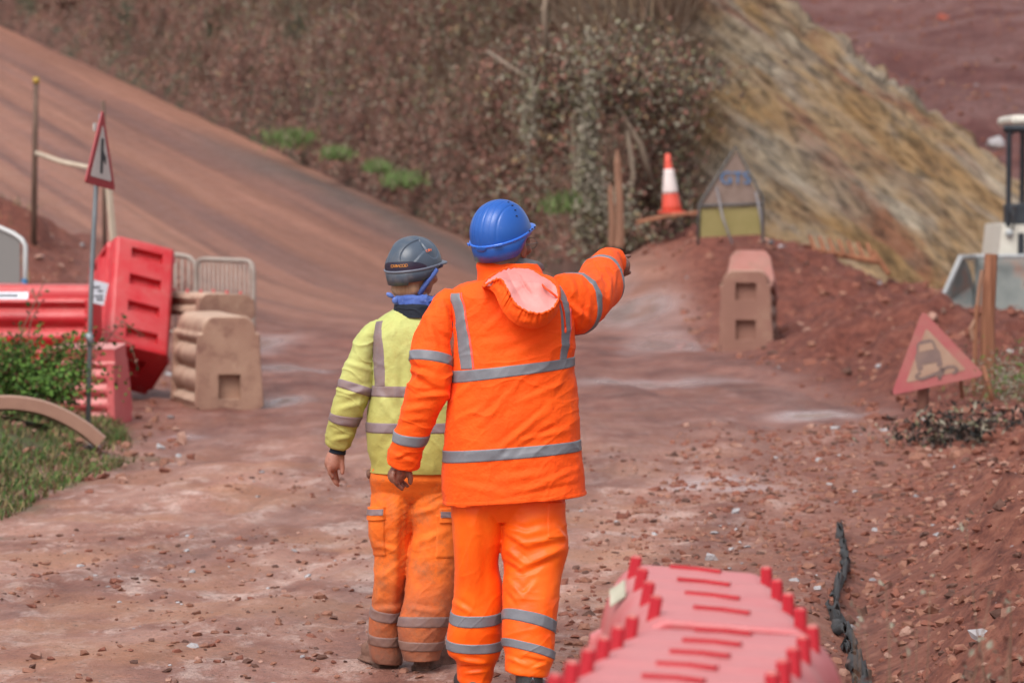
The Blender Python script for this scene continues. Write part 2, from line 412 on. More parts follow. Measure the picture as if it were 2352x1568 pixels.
pale = ramp(nt, noise(nt, coords(nt, (1.0, 0.45, 1)), 3.6, 10, 0.82), [(0.50, g3(0)), (0.63, g3(0.85))])
base = mix(nt, base, (0.64, 0.53, 0.50), math_(nt, 'MULTIPLY', pale, A2[1]))
warm = ramp(nt, noise(nt, v, 0.8, 5, 0.6), [(0.5, g3(0)), (0.62, g3(0.7))]); base = mix(nt, base, (0.40, 0.205, 0.12), math_(nt, 'MULTIPLY', warm, A2[1]))
spk = ramp(nt, noise(nt, v, 30, 4, 0.7), [(0.30, g3(0.45)), (0.45, g3(1))]); base = mix(nt, base, spk, 1.0, 'MULTIPLY')
at_ = node(nt, 'ShaderNodeAttribute'); at_.attribute_name = 'track'
def trn(sx, sy, det=5, r=.6, off=0):
    q = node(nt, 'ShaderNodeMapping'); nt.links.new(at_.outputs['Vector'], q.inputs[0]); q.inputs['Scale'].default_value = (sx, sy, 1); q.inputs['Location'].default_value = (off, 0, 0); return noise(nt, q.outputs[0], 1.0, det, r, .15)
st = ramp(nt, trn(1.5, .07, 7, .68), [(0.36, (0.62, 0.55, 0.55)), (0.48, (0.92, 0.88, 0.87)), (0.58, (1.08, 1.04, 1.02)), (0.68, (1.28, 1.28, 1.28))])
base = mix(nt, base, st, 0.85, 'MULTIPLY')
haulc = ramp(nt, trn(.75, .018, 7, .6), [(0.36, (0.20, 0.112, 0.098)), (0.45, (0.265, 0.138, 0.108)), (0.53, (0.32, 0.165, 0.122)), (0.64, (0.38, 0.205, 0.15))])
haulf = ramp(nt, trn(5, .10, 5, .6, 7), [(0.38, g3(.82)), (0.6, g3(1.1))]); haulc = mix(nt, haulc, haulf, 1.0, 'MULTIPLY')
base = mix(nt, base, haulc, A2[0])
rubc = ramp(nt, noise(nt, v, 7, 8, 0.75), [(0.32, (0.07, 0.021, 0.015)), (0.44, (0.19, 0.065, 0.045)), (0.56, (0.29, 0.115, 0.078)), (0.72, (0.38, 0.19, 0.135))])
base = mix(nt, base, rubc, A1[0])
base = mix(nt, base, (0.135, 0.105, 0.10), A2[2]); ta = node(nt, 'ShaderNodeSeparateXYZ'); nt.links.new(at_.outputs['Vector'], ta.inputs[0]); mr = node(nt, 'ShaderNodeMapRange'); mr.interpolation_type = 'SMOOTHSTEP'; mr.inputs[1].default_value = 23; mr.inputs[2].default_value = 33; nt.links.new(ta.outputs[1], mr.inputs[0]); base = mix(nt, base, (0.72, 0.60, 0.59), math_(nt, 'MULTIPLY', mr.outputs[0], math_(nt, 'SUBTRACT', 1.0, A2[0])), 'MULTIPLY')
mud_skyrefl = ramp(nt, noise(nt, vs, 3, 6, 0.6), [(0.4, (0.30, 0.24, 0.245)), (0.6, (0.42, 0.38, 0.41))])  # wet mud lightened to bluish grey: the sky's reflection put into its colour
base = mix(nt, base, mud_skyrefl, math_(nt, 'MULTIPLY', A1[1], 0.85))
grc = ramp(nt, noise(nt, v, 5, 6, 0.7), [(0.35, (0.10, 0.05, 0.035)), (0.5, (0.075, 0.09, 0.03)), (0.65, (0.09, 0.13, 0.035))])
base = mix(nt, base, grc, A1[2])
base = mix(nt, base, (1.06, 0.93, 0.87), 1.0, 'MULTIPLY'); nz = math_(nt, 'MULTIPLY', math_(nt, 'SUBTRACT', 1.0, mr.outputs[0]), math_(nt, 'SUBTRACT', 1.0, A1[0])); base = mix(nt, base, (1.22, 1.24, 1.24), nz, 'MULTIPLY')
nt.links.new(base, bs.inputs['Base Color'])
damp = ramp(nt, noise(nt, vs, 1.9, 7, 0.7), [(0.42, g3(0.62)), (0.62, g3(0.42))])
rgh = mix(nt, damp, (0.12, 0.12, 0.12), A1[1]); rgh = mix(nt, rgh, (0.9, 0.9, 0.9), A1[0])
sep = node(nt, 'ShaderNodeSeparateColor'); nt.links.new(rgh, sep.inputs[0]); nt.links.new(sep.outputs[0], bs.inputs['Roughness'])
bh = math_(nt, 'MULTIPLY', math_(nt, 'ADD', noise(nt, v, 14, 8, 0.75), math_(nt, 'MULTIPLY', noise(nt, v, 60, 4, 0.7), 0.3)), math_(nt, 'SUBTRACT', 1.02, A1[1]))
bump(nt, bs, bh, 0.045)
ground = npmesh('ground', ground_V, grid_faces(len(U), len(YR)), gm)
tag(ground, 'rutted pink brown dirt road, muddy and wet in places', kind='structure')
hz_ = np.clip(ss(44, 58, gy)*(1-rough_w(gx, gy)), 0, 1)
trk = np.where(gy < 130, trackc(gx, np.minimum(gy, 130)), 0)
for nm, ch in (('track', (trk, gy, 0*gx)), ('zone', (rub, wet, gras)), ('zone2', (hz_, ss(46, 30, gy)*(0.55+0.45*ss(30, 20, gy)), gst))):
    at = ground.data.color_attributes.new(nm, 'FLOAT_COLOR', 'POINT')
    c4 = np.ones((len(gx), 4), np.float32)
    for i in range(3): c4[:, i] = np.broadcast_to(ch[i], gx.shape)
    at.data.foreach_set('color', c4.ravel())
# ---- planted bank along the haul road
foot_px = [(-520, -160), (-300, -80), (0, 55), (300, 190), (540, 300), (760, 405), (940, 490), (1070, 550), (1200, 600)]
FT = []
for (a, b) in foot_px:
    X = (a-CXP)/F; k = (b-430)/F   # ray: x=X*y, z=1.9-k*y ; haul plane
    y = 8.485/(0.10-0.13*X+k); FT.append((X*y, y, 1.9-k*y))
FT = np.array(FT)
FT = np.vstack([FT, W(1330, 600, 65), W(1450, 572, 62), W(1540, 515, 61), W(1592, 480, 65), W(1610, 450, 73), W(1610, 420, 85)])
TP = FT[:9]+np.array([2.0, 6.5, 9.5]); TP = np.vstack([TP, W(1320, -160, 73), W(1410, -150, 71), W(1500, -60, 71), W(1535, -30, 76), W(1540, -40, 84), W(1540, -60, 95)])
tk = np.linspace(0, 1, len(FT))
def bank(s, t):
    f = interp_cols(tk, FT, s); p = interp_cols(tk, TP, s); t = np.asarray(t)[..., None]
    P = f*(1-t)+p*t; d = p-f
    out = np.stack([-d[..., 1]*0, -np.ones(d.shape[:-1]), 0.5*np.ones(d.shape[:-1])], -1)
    bulge = 0.9*np.sin(np.pi*np.clip(t[..., 0], 0, 1))
    n = 1.0*fbm(P[..., 0]*0.45, P[..., 2]*0.55, P[..., 1]*0.2, 51, 5)+bulge*0.6
    n = n*ss(-0.02, 0.12, t[..., 0])
    P = P+out*n[..., None]; P[..., 2] -= 0.25*(t[..., 0] <= 0)
    return P
S, T = np.meshgrid(np.linspace(0, 1, 500), np.linspace(0, 1, 150))
bm_ = M('bank_earth', [(0.09, 0.05, 0.04), (0.17, 0.085, 0.065), (0.24, 0.125, 0.095)], scale=1.2, rough=0.95, bmp=0.25, bscale=5, dirt=(0.07, 0.075, 0.045), dscale=0.5)
o = npmesh('bank', bank(S, T).reshape(-1, 3), grid_faces(500, 150), bm_)
tag(o, 'red brown earth bank under brambles and dead growth', kind='structure')
# plateau behind the bank top
pk = interp_cols(tk, TP, np.linspace(0, 1, 80)); rows = [pk, pk+np.array([-1.5, 10, .3]), pk+np.array([-25, 60, 1]), pk+np.array([-150, 400, 4])]
tag(npmesh('hilltop', np.vstack(rows), grid_faces(80, 4), bm_), 'rough hilltop above the bank', kind='structure')
# ---- rock face
RF = np.array([W(1400, 480, 67), W(1480, 470, 66), W(1560, 540, 63), W(1780, 585, 61.5), W(2000, 668, 60.5), W(2160, 755, 59.5), W(2352, 830, 59), W(2600, 900, 59)])
RC = np.array([W(1380, -260, 78), W(1560, -190, 76), (W(1775, -20, 74)), W(1960, 118, 73), W(2110, 240, 72), W(2240, 325, 71.5), W(2350, 430, 71), W(2620, 640, 70)])
rk = np.array([0, .12, .26, .46, .64, .8, .9, 1.0])
def rock(s, t, rough=1.0):
    f = interp_cols(rk, RF, s); p = interp_cols(rk, RC, s); tt = np.asarray(t)[..., None]
    P = f*(1-tt)+p*tt
    P[..., 2] += 0.5*np.sin(np.pi*np.clip(tt[..., 0], 0, 1)); 
    c = (1.05*P[..., 0]+P[..., 2]); a = (P[..., 0]-1.05*P[..., 2])
    c = c+0.12*fbm(P[..., 0]*.5, P[..., 2]*.5, 0, 60, 2)
    n = 0.26*fbm(c*0.9, a*0.10, 0, 61, 3)+0.26*(1-2*np.abs(vn(c*1.9, a*0.16, 0, 66)))+0.13*(1-2*np.abs(vn(c*4.3, a*0.28, 0, 67)))+0.05*fbm(c*9, a*0.9, 0, 69, 3)
    n = n*(0.45+0.55*ss(1.1, 0.8, t))+0.34*(np.abs(fbm(P[..., 0]*1.7, P[..., 2]*1.7, 0, 70, 4))-.25)*ss(0.78, 1.0, t)*ss(1.06, 1.0, t)
    P = P+np.array([0.1, -0.75, 0.65])*n[..., None]*rough
    return P
tl = np.concatenate([np.linspace(-0.12, 1, 260)])
S, T = np.meshgrid(np.linspace(0, 1, 520), tl); P = rock(S, T)
back = P[-1][None]+np.linspace(0, 1, 8)[1:, None, None]*np.array([0.5, 6, -4.5]); P = np.vstack([P, back])
m, nt, bs = newmat('rock_strata')
v = coords(nt, (1, 1, 1), (0, math.radians(-46), 0)); vst = node(nt, 'ShaderNodeMapping'); nt.links.new(v, vst.inputs[0]); vst.inputs['Scale'].default_value = (0.13, 0.3, 1.1)
def strata(seed_off, sc_, det=6, r=0.6, sc3=(0.13, 0.25, 1.1)):
    q = node(nt, 'ShaderNodeMapping'); nt.links.new(v, q.inputs[0]); q.inputs['Scale'].default_value = sc3; q.inputs['Location'].default_value = (seed_off, 0, 0); return noise(nt, q.outputs[0], sc_, det, r, 0.25)
c = ramp(nt, strata(0, 1.6), [(0.30, (0.12, 0.068, 0.042)), (0.41, (0.26, 0.165, 0.095)), (0.49, (0.38, 0.27, 0.165)), (0.56, (0.30, 0.235, 0.19)), (0.68, (0.50, 0.44, 0.37))])
yel = ramp(nt, strata(9, 1.1), [(0.47, g3(0)), (0.62, g3(0.65))]); c = mix(nt, c, (0.40, 0.25, 0.115), yel)
redm = ramp(nt, strata(21, 0.9), [(0.56, g3(0)), (0.64, g3(0.8))]); c = mix(nt, c, (0.25, 0.10, 0.065), redm)
pal = ramp(nt, noise(nt, coords(nt), 0.38, 5, 0.6), [(0.50, g3(0)), (0.66, g3(0.55))]); c = mix(nt, c, (0.40, 0.365, 0.32), pal)
fine = ramp(nt, strata(3, 7, 5, 0.6, (0.12, 0.3, 1.1)), [(0.35, g3(0.42)), (0.55, g3(1.1))]); c = mix(nt, c, fine, 1.0, 'MULTIPLY')
c = mix(nt, c, (1.14, 1.08, 0.98), 1.0, 'MULTIPLY'); nt.links.new(c, bs.inputs['Base Color']); bs.inputs['Roughness'].default_value = 0.9
bump(nt, bs, math_(nt, 'ADD', strata(5, 5, 8, 0.7, (0.2, 0.4, 1.1)), noise(nt, coords(nt), 6, 6, 0.7)), 0.22)
tag(npmesh('rock_slope', P.reshape(-1, 3), grid_faces(520, P.shape[0]), m), 'steep cut face of yellow and grey layered rock', kind='structure')
# ---- red spoil hill far behind
hx, hy = np.meshgrid(np.linspace(-2, 45, 300), np.concatenate([np.linspace(80, 160, 200), 160*1.06**np.arange(1, 24)]))
hzz = 0.6+(np.minimum(hy, 190)-85)*0.135+0.45*fbm(hx*0.22, hy*0.10, 0, 81, 6)+0.35*ss(0.1, 0.5, vn(hx*0.06, hy*0.085+3, 0, 83))
hm, nt, bs = newmat('spoil_red'); v = coords(nt)
c = ramp(nt, noise(nt, v, 0.35, 6, 0.6), [(0.38, (0.15, 0.045, 0.04)), (0.5, (0.215, 0.085, 0.075)), (0.62, (0.26, 0.125, 0.115))])
sp = ramp(nt, noise(nt, v, 6, 4, 0.8), [(0.35, g3(0.65)), (0.65, g3(1.2))]); c = mix(nt, c, sp, 1.0, 'MULTIPLY')
nt.links.new(c, bs.inputs['Base Color']); bs.inputs['Roughness'].default_value = 0.95; bump(nt, bs, noise(nt, v, 3, 8, 0.75), 0.3)
tag(npmesh('spoil_hill', np.stack([hx, hy, hzz], -1).reshape(-1, 3), grid_faces(300, hx.shape[0]), hm), 'dark red spoil hill beyond the rock face', kind='structure')
def spoil_z(x, y): return 0.6+(y-85)*0.135
# ------------------------------------------------------------ rubble, gravel
ICO = []
_t = (1+5**.5)/2
ICO = np.array([(-1, _t, 0), (1, _t, 0), (-1, -_t, 0), (1, -_t, 0), (0, -1, _t), (0, 1, _t), (0, -1, -_t), (0, 1, -_t), (_t, 0, -1), (_t, 0, 1), (-_t, 0, -1), (-_t, 0, 1)], float); ICO /= np.linalg.norm(ICO[0])
ICF = np.array([(0, 11, 5), (0, 5, 1), (0, 1, 7), (0, 7, 10), (0, 10, 11), (1, 5, 9), (5, 11, 4), (11, 10, 2), (10, 7, 6), (7, 1, 8), (3, 9, 4), (3, 4, 2), (3, 2, 6), (3, 6, 8), (3, 8, 9), (4, 9, 5), (2, 4, 11), (6, 2, 10), (8, 6, 7), (9, 8, 1)])
def rocks(name, pts, sizes, mats, label, flat=0.7, sink=0.3, parent=None, kind='stuff', w=None):
    n = len(pts); r = RNG
    q = r.normal(size=(n, 4)); q /= np.linalg.norm(q, axis=1, keepdims=True); a, b, c, d = q.T
    R = np.stack([np.stack([1-2*(c*c+d*d), 2*(b*c-a*d), 2*(b*d+a*c)], -1), np.stack([2*(b*c+a*d), 1-2*(b*b+d*d), 2*(c*d-a*b)], -1), np.stack([2*(b*d-a*c), 2*(c*d+a*b), 1-2*(b*b+c*c)], -1)], 1)
    V = ICO[None]*(1+0.28*r.normal(size=(n, 12, 1)).clip(-1.6, 1.6))*r.uniform(0.55, 1.15, (n, 1, 3))
    V = np.einsum('nij,nkj->nki', R, V); V[..., 2] *= flat
    V = V*np.asarray(sizes)[:, None, None]*0.5
    V = V+np.asarray(pts)[:, None, :]; V[..., 2] += (np.asarray(sizes)*(0.5-sink)*flat*0.9)[:, None]
    Fc = (ICF[None]+12*np.arange(n)[:, None, None]).reshape(-1, 3)
    mi = np.repeat(r.choice(len(mats), n, p=w), 20)
    o = npmesh(name, V.reshape(-1, 3), Fc, mats, parent, False, mi)
    return tag(o, label, kind=kind) if parent is None and kind else o
RM = [M('stone_red', [(0.16, 0.052, 0.034), (0.27, 0.10, 0.066)], 9, 0.9, 0.01), M('stone_brown', [(0.20, 0.085, 0.056), (0.31, 0.145, 0.098)], 9, 0.9, 0.01),
      M('stone_pink', [(0.29, 0.14, 0.10), (0.39, 0.23, 0.18)], 9, 0.85, 0.01), M('stone_grey', [(0.24, 0.22, 0.23), (0.45, 0.42, 0.43)], 9, 0.8, 0.01), M('stone_dark', [(0.07, 0.03, 0.022), (0.15, 0.07, 0.05)], 9, 0.85, 0.01)]
def scatter(n, yr_, fx, smin, smax, pw=2.6):
    y = RNG.uniform(*yr_, n); x = fx(y, RNG.uniform(0, 1, n)); s = smin+(smax-smin)*RNG.uniform(0, 1, n)**pw
    return np.stack([x, y, hground(x, y)], -1), s
p1, s1 = scatter(24000, (8, 30), lambda y, t: edge_r(y)-1.7+4.1*t**0.75, 0.007, 0.085, 4.8)
rocks('rubble', p1, s1, RM, 'red brown rubble and broken stone along the right edge', sink=.42, w=[.48, .32, .09, .012, .098])
p1, s1 = scatter(9000, (26, 62), lambda y, t: edge_r(y)-0.1+6.5*t, 0.015, 0.19, 5.5)
rocks('spoil_clods', p1, s1, RM, 'clods of red earth over the rough ground and berm', sink=.5, w=[.60, .26, .04, .01, .09])
p1, s1 = scatter(17000, (10, 27), lambda y, t: -3.4+6.6*t, 0.006, 0.055, 4.6)
cl = fbm(p1[:, 0]*0.9, p1[:, 1]*0.5, 0, 91, 4)+0.55*ss(-1.2, 1.5, p1[:, 0])+RNG.normal(0, .25, len(p1)); k = cl > 0.15
rocks('gravel', p1[k], s1[k], RM, 'small loose stones and grit on the dirt road', flat=0.55, w=[.20, .44, .10, .06, .20])
p1, s1 = scatter(1500, (24, 50), lambda y, t: edge_l(y)-1.8+2.2*t, 0.02, 0.12, 3.0)
rocks('verge_stones', p1, s1, RM, 'small stones along the foot of the left verge', w=[.3, .35, .25, .05, .05])
y = RNG.uniform(86, 150, 2500); x = RNG.uniform(4, 24, 2500)*1.0
rocks('hill_stones', np.stack([x, y, spoil_z(x, y)+0.45*fbm(x*0.22, y*0.10, 0, 81, 6)+0.35*ss(0.1, 0.5, vn(x*0.06, y*0.085+3, 0, 83))], -1), RNG.uniform(.05, .22, 2500), RM, 'stones strewn over the red spoil hill', w=[.6, .3, .04, .01, .05])
# larger single stones on the track
SP = [(265, 1340, 34), (362, 1335, 30), (495, 1472, 20), (455, 1476, 20), (690, 1395, 28), (735, 1392, 30), (520, 1472, 16), (390, 1412, 20), (640, 1445, 22), (545, 1390, 22), (325, 1205, 18), (580, 1330, 16), (235, 1500, 20), (85, 1515, 38), (740, 1330, 18), (880, 1265, 16), (160, 1265, 16), (450, 1340, 16), (1480, 1225, 20), (1560, 1215, 18), (700, 1290, 22), (205, 1140, 26), (420, 1075, 26), (600, 1505, 20), (300, 1520, 20), (1390, 1255, 16)]
looks = ['small reddish brown stone lying loose on the dirt track', 'pale pinkish stone lying loose on the dirt track', 'small brown stone lying loose on the dirt track']
for i, (a, b, w_) in enumerate(SP):
    c = G(a, b+w_*0.2); k = (0, 2, 1)[i % 3]
    o = rocks('stone', np.array([[c[0], c[1], ground_at(c[0], c[1])]]), [w_/F*c[1]*1.1], [RM[k]], None, flat=0.6, kind=None, w=[1.0])
    recenter(o); tag(o, looks[(0, 1, 2)[k] if k != 1 else 2] if k != 2 else looks[1], 'stone', ('reddish stones', 'brown stones', 'pale stones')[k]+' loose on the track')
for (a, b, w_, dep, lab) in [(2290, 325, 46, 80, 'pale grey boulder on the crest of the rock face beside the machine roof'), (1640+10, 1045, 20, None, 'small pinkish white stone by the puddle on the right of the road'), (2050, 968, 26, None, 'dark brown clod at the road edge below the red warning sign')]:
    c = W(a, b+10, dep) if dep else G(a, b)
    o = rocks('boulder' if dep else 'stone', np.array([[c[0], c[1], c[2] if dep else ground_at(c[0], c[1])]]), [w_/F*c[1]*1.2], [RM[3] if dep else RM[2 if b > 1000 else 4]], None, kind=None, w=[1.0]); recenter(o); tag(o, lab, 'boulder' if dep else 'stone')
# ------------------------------------------------------------ vegetation
def leaves(name, P, size, mats, label, w=None, asp=0.6, nbias=None, kind='stuff', parent=None, fold=False):
    n = len(P); r = RNG; d = r.normal(size=(n, 3)); d /= np.linalg.norm(d, axis=1, keepdims=True)
    e = np.cross(d, r.normal(size=(n, 3))); e /= np.linalg.norm(e, axis=1, keepdims=True)
    s = np.asarray(size)*r.uniform(0.6, 1.3, n); s = s[:, None]
    n3 = np.cross(d, e)*s*0.18
    V = np.stack([P-d*s*.5, P+e*s*.5*asp+n3, P+d*s*.5, P-e*s*.5*asp+n3], 1)
    mi = r.choice(len(mats), n, p=w)
    o = npmesh(name, V.reshape(-1, 3), np.arange(4*n).reshape(n, 4), mats, parent, False, mi)
    return tag(o, label, kind=kind) if kind else o
def leafm(n, c, s=0.3): return M(n, [tuple(k*(1-s) for k in c), tuple(k*(1+s) for k in c)], 2.0, 0.8, 0, spec=0.2)
LB = [leafm('leaf_brown', (0.225, 0.112, 0.088)), leafm('leaf_rust', (0.285, 0.138, 0.108)), leafm('leaf_pink', (0.28, 0.165, 0.135)), leafm('leaf_dark', (0.095, 0.062, 0.052)), leafm('leaf_grey', (0.26, 0.235, 0.18)), leafm('leaf_olive', (0.185, 0.175, 0.105)), leafm('leaf_green', (0.085, 0.17, 0.035)), leafm('leaf_straw', (0.33, 0.23, 0.13))]
def bank_pts(n, s0, s1, t0, t1, out=0.5, pw=1.0):
    s = RNG.uniform(s0, s1, n); t = t0+(t1-t0)*RNG.uniform(0, 1, n)**pw
    P = bank(s, t); P += np.array([0, -1, 0.4])*np.abs(RNG.normal(0, out, n))[:, None]*(0.4+0.9*np.clip(fbm(P[:, 0]*0.8, P[:, 2]*0.8, P[:, 1]*.3, 77, 3)+0.4, 0, 1.3))[:, None]
    return P, s, t
P, s, t = bank_pts(150000, 0.05, 0.97, 0.0, 0.95, 0.30, 1.0)
zt = t+0.22*fbm(P[:, 0]*0.35, P[:, 2]*0.5, P[:, 1]*.1, 17, 3)+0.35*ss(0.62, 0.8, s)*ss(0.2, 0.5, t)
lo = zt < 0.33+RNG.normal(0, .08, len(zt))
leaves('bramble', P[lo], 0.095, LB, 'reddish brown dead brambles and leaves covering the lower bank', w=[.32, .20, .18, .14, .11, .03, .0, .02])
leaves('undergrowth', P[~lo], 0.095, LB, 'grey green and brown undergrowth on the upper bank', w=[.16, .03, .03, .13, .27, .30, .01, .07])
# green tufts at the foot of the bank
TUFT = [leafm('tuft_green', (0.12, 0.185, 0.06)), leafm('tuft_dark', (0.10, 0.12, 0.05)), LB[5]]
for (a, b, r_, lab) in [(672, 315, 34, 'bright green tuft at the foot of the bank, highest up the haul road'), (772, 352, 18, 'small green tuft low on the bank, second down the haul road'), (868, 385, 16, 'small dark green tuft low on the bank, third down the haul road'), (928, 412, 26, 'wide green tuft at the foot of the bank, lowest down the haul road'), (1305, 470, 38, 'tall yellowish green tuft at the foot of the bank above the blue helmet')]:
    X = (a-CXP)/F; y0 = float(np.interp(a, [p_[0] for p_ in foot_px], FT[:9, 1]))-(1.3 if a > 700 else 1.6) if a < 1200 else 60.3
    n = 420; c = W(a, b+6, y0); rr = r_/F*y0*.85
    Q = c+RNG.normal(size=(n, 3))*np.array([rr*0.95, 0.3, rr*0.30])
    d = np.stack([RNG.normal(0, .3, n), RNG.normal(0, .3, n), np.ones(n)], -1); h = RNG.uniform(.08, .24, n)[:, None]; w_ = np.stack([np.full(n, .018), RNG.normal(0, .01, n), np.zeros(n)], -1)
    V = np.stack([Q-w_, Q+w_, Q+d*h], 1).reshape(-1, 3)
    o = npmesh('grass_tuft', V, np.arange(3*n).reshape(n, 3), TUFT, None, False, RNG.choice(3, n, p=[.6, .15, .25])); recenter(o); tag(o, lab, 'grass tuft')
# bare twigs and dry stems on the bank
def stems(n, s0, s1, t0, t1, L0, L1, spread, rad, out, mats, name, label):
    P, s, t = bank_pts(n, s0, s1, t0, t1, out); mb = MB()
    V = []; Fs = []; k = 0; r = RNG
    L = r.uniform(L0, L1, n); dirs = np.stack([r.normal(0, spread, n), r.normal(-0.2, spread, n), np.ones(n)], -1); bend = r.normal(0, 0.25, (n, 3)); ra = rad*r.uniform(.5, 1.4, n)
    seg = 4; tt = np.linspace(0, 1, seg+1)
    C = P[:, None]+dirs[:, None]*L[:, None, None]*tt[None, :, None]+bend[:, None]*L[:, None, None]*(tt**2)[None, :, None]
    R_ = ra[:, None]*(1-0.8*tt)[None]
    off = np.array([[1, 0, 0], [-.5, -.87, 0], [-.5, .87, 0]])
    V = (C[:, :, None]+off[None, None]*R_[:, :, None, None]).reshape(-1, 3)
    b = np.arange(n)[:, None, None]*(seg+1)*3+np.arange(seg)[None, :, None]*3; i = np.arange(3)[None, None]; j = (i+1) % 3
    Fs = np.stack([b+i, b+j, b+3+j, b+3+i], -1).reshape(-1, 4)
    tag(npmesh(name, V, Fs, mats, None, True, np.repeat(r.choice(len(mats), n), seg*3)), label, kind='stuff')
TW = [M('twig_grey', [(0.16, 0.12, 0.09), (0.25, 0.19, 0.14)], 3, 0.9), M('twig_brown', [(0.13, 0.075, 0.05), (0.22, 0.13, 0.085)], 3, 0.9), M('stem_straw', [(0.34, 0.24, 0.15), (0.46, 0.35, 0.24)], 3, 0.85)]
stems(7000, 0.05, 0.97, 0.05, 0.95, 0.4, 1.5, 0.7, 0.012, 0.45, TW[:2], 'twigs', 'tangle of thin bare twigs all over the bank')
stems(3400, 0.58, 0.95, 0.50, 1.0, 0.8, 2.4, 0.16, 0.014, 0.5, TW, 'dry_stems', 'tall dry upright stems at the top right of the bank')
# creeper curtain with trunks at the nose of the bank, above the stakes
tr = thing('ivy_tree', 'leafy overhanging bush with pale hanging creepers over dark hollows, left of the traffic cone', 'bush', tuple(W(1400, 560, 60.5)))
mb = MB()
for (pts, r_) in [([(1352, 560, 60.6), (1345, 480, 60.3), (1350, 380, 60.2), (1340, 280, 60.6), (1290, 200, 61)], .10), ([(1330, 540, 60.4), (1322, 420, 60.2), (1315, 300, 60.4), (1330, 220, 61)], .06), ([(1232, 190, 60.6), (1180, 160, 60.8), (1120, 120, 61.5)], .05), ([(1500, 430, 60.6), (1470, 330, 60.4), (1420, 250, 60.6), (1300, 230, 60.6)], .06), ([(1255, 130, 61), (1250, 20, 61), (1262, -60, 61)], .05), ([(1440, 500, 60.4), (1455, 400, 60.3), (1440, 300, 60.5)], .05)]:
    P = [W(*p) for p in pts]; mb.tube(P, [r_*(1-.12*i) for i in range(len(P))], 8)
mb.build('trunk', TW[0], tr, True)
def cloud(n, blobs):
    L = []
    for (a, b, dep, rx, ry, w_) in blobs:
        k = int(n*w_); c = W(a, b, dep); s = dep/F
        L.append(c+RNG.normal(size=(k, 3))*np.array([rx*s*.5, 0.35, ry*s*.5]))
    return np.vstack(L)
leaves('crown', cloud(9500, [(1400, 180, 60.7, 220, 90, .3), (1500, 230, 60.8, 130, 110, .16), (1530, 260, 61.5, 50, 110, .05), (1270, 220, 60.6, 120, 90, .12), (1545, 420, 61.2, 60, 130, .10), (1420, 540, 60, 90, 70, .10), (1260, 330, 60.6, 60, 120, .08), (1190, 460, 61.5, 90, 100, .05)]), 0.10, [LB[4], LB[0], LB[5], LB[3], LB[7], LB[1]], None, w=[.26, .20, .2, .2, .06, .08], kind=None, parent=tr)
leaves('creeper', cloud(3000, [(1350, 330, 60.1, 26, 220, .45), (1345, 450, 60, 34, 130, .25), (1218, 270, 60.2, 22, 90, .15), (1400, 480, 59.8, 60, 60, .15)]), 0.10, [LB[4], leafm('leaf_pale', (0.25, 0.215, 0.175)), LB[5]], None, w=[.5, .25, .25], kind=None, parent=tr)
# wooden stakes in front of it
WD = M('weathered_wood', [(0.20, 0.10, 0.065), (0.36, 0.20, 0.13)], 3, 0.85, 0.004, mscale=(6, 6, 0.6)); WDR = M('rusty_timber', [(0.17, 0.06, 0.03), (0.36, 0.155, 0.085)], 4, 0.8, 0.004, mscale=(8, 8, 0.5))
for (x0, y0, x1, y1, w_, lab) in [(1424, 552, 1418, 345, 20, 'taller grey brown timber stake below the overhanging bush'), (1406, 550, 1402, 422, 16, 'shorter timber stake leaning against the taller stake below the bush')]:
    a, b = W(x0, y0+14, 58.2), W(x1, y1, 58.0); q = w_/F*58/2; mb = MB().tube([a, (a+b)/2+[.01, 0, 0], b-(b-a)*.12, b], [q*1.15, q, q*.9, q*.3], 6)
    recenter(mb.build('timber_stake', WD)); tag(bpy.data.objects[-1] if False else COL.objects[-1], lab, 'stake')
# grass on the left verge
def gzone(n, yr_, d0, d1, tall, label, name):
    y = RNG.uniform(*yr_, n); x = edge_l(y)-RNG.uniform(d0, d1, n)
    k = (fbm(x*1.7, y*1.2, 0, 44, 3) > -0.45); x, y = x[k], y[k]; n = len(x); z = hground(x, y)
    B = np.stack([x, y, z], -1); w_ = np.stack([RNG.normal(0, 1, n), RNG.normal(0, 1, n), np.zeros(n)], -1); w_ /= np.linalg.norm(w_, axis=1, keepdims=True); w_ *= 0.006
    h = RNG.uniform(.4, 1.2, n)[:, None]*tall; d = np.stack([RNG.normal(0.1, .35, n), RNG.normal(-.1, .35, n), np.ones(n)], -1)
    mid = B+d*h*.5; tip = B+d*h+np.stack([RNG.normal(0, .03, n), RNG.normal(0, .03, n), -np.full(n, .02)], -1)
    V = np.stack([B-w_, B+w_, mid+w_*.7, tip, mid-w_*.7], 1).reshape(-1, 3); i = np.arange(n)[:, None]*5
    Fs = np.concatenate([i+np.array([[0, 1, 2, 4]])])
    Ft = i+np.array([[4, 2, 3]])
    GM = [leafm('blade_green', (0.10, 0.165, 0.045)), leafm('blade_dark', (0.055, 0.10, 0.03)), leafm('blade_dry', (0.24, 0.19, 0.09)), leafm('blade_brown', (0.15, 0.08, 0.05))]
    Fall = [tuple(f) for f in Fs]+[tuple(f) for f in Ft]; mi = RNG.choice(4, n, p=[.34, .24, .18, .24])
    tag(npmesh(name, V, Fall, GM, None, False, np.concatenate([mi, mi])), label, kind='stuff')
gzone(19000, (19.5, 31), 0.05, 2.2, 0.09, 'green and brown grass on the left verge', 'grass')
gzone(2500, (40, 58), 1.5, 7, 0.2, 'dry grass on the earth bank at far left', 'dry_grass')
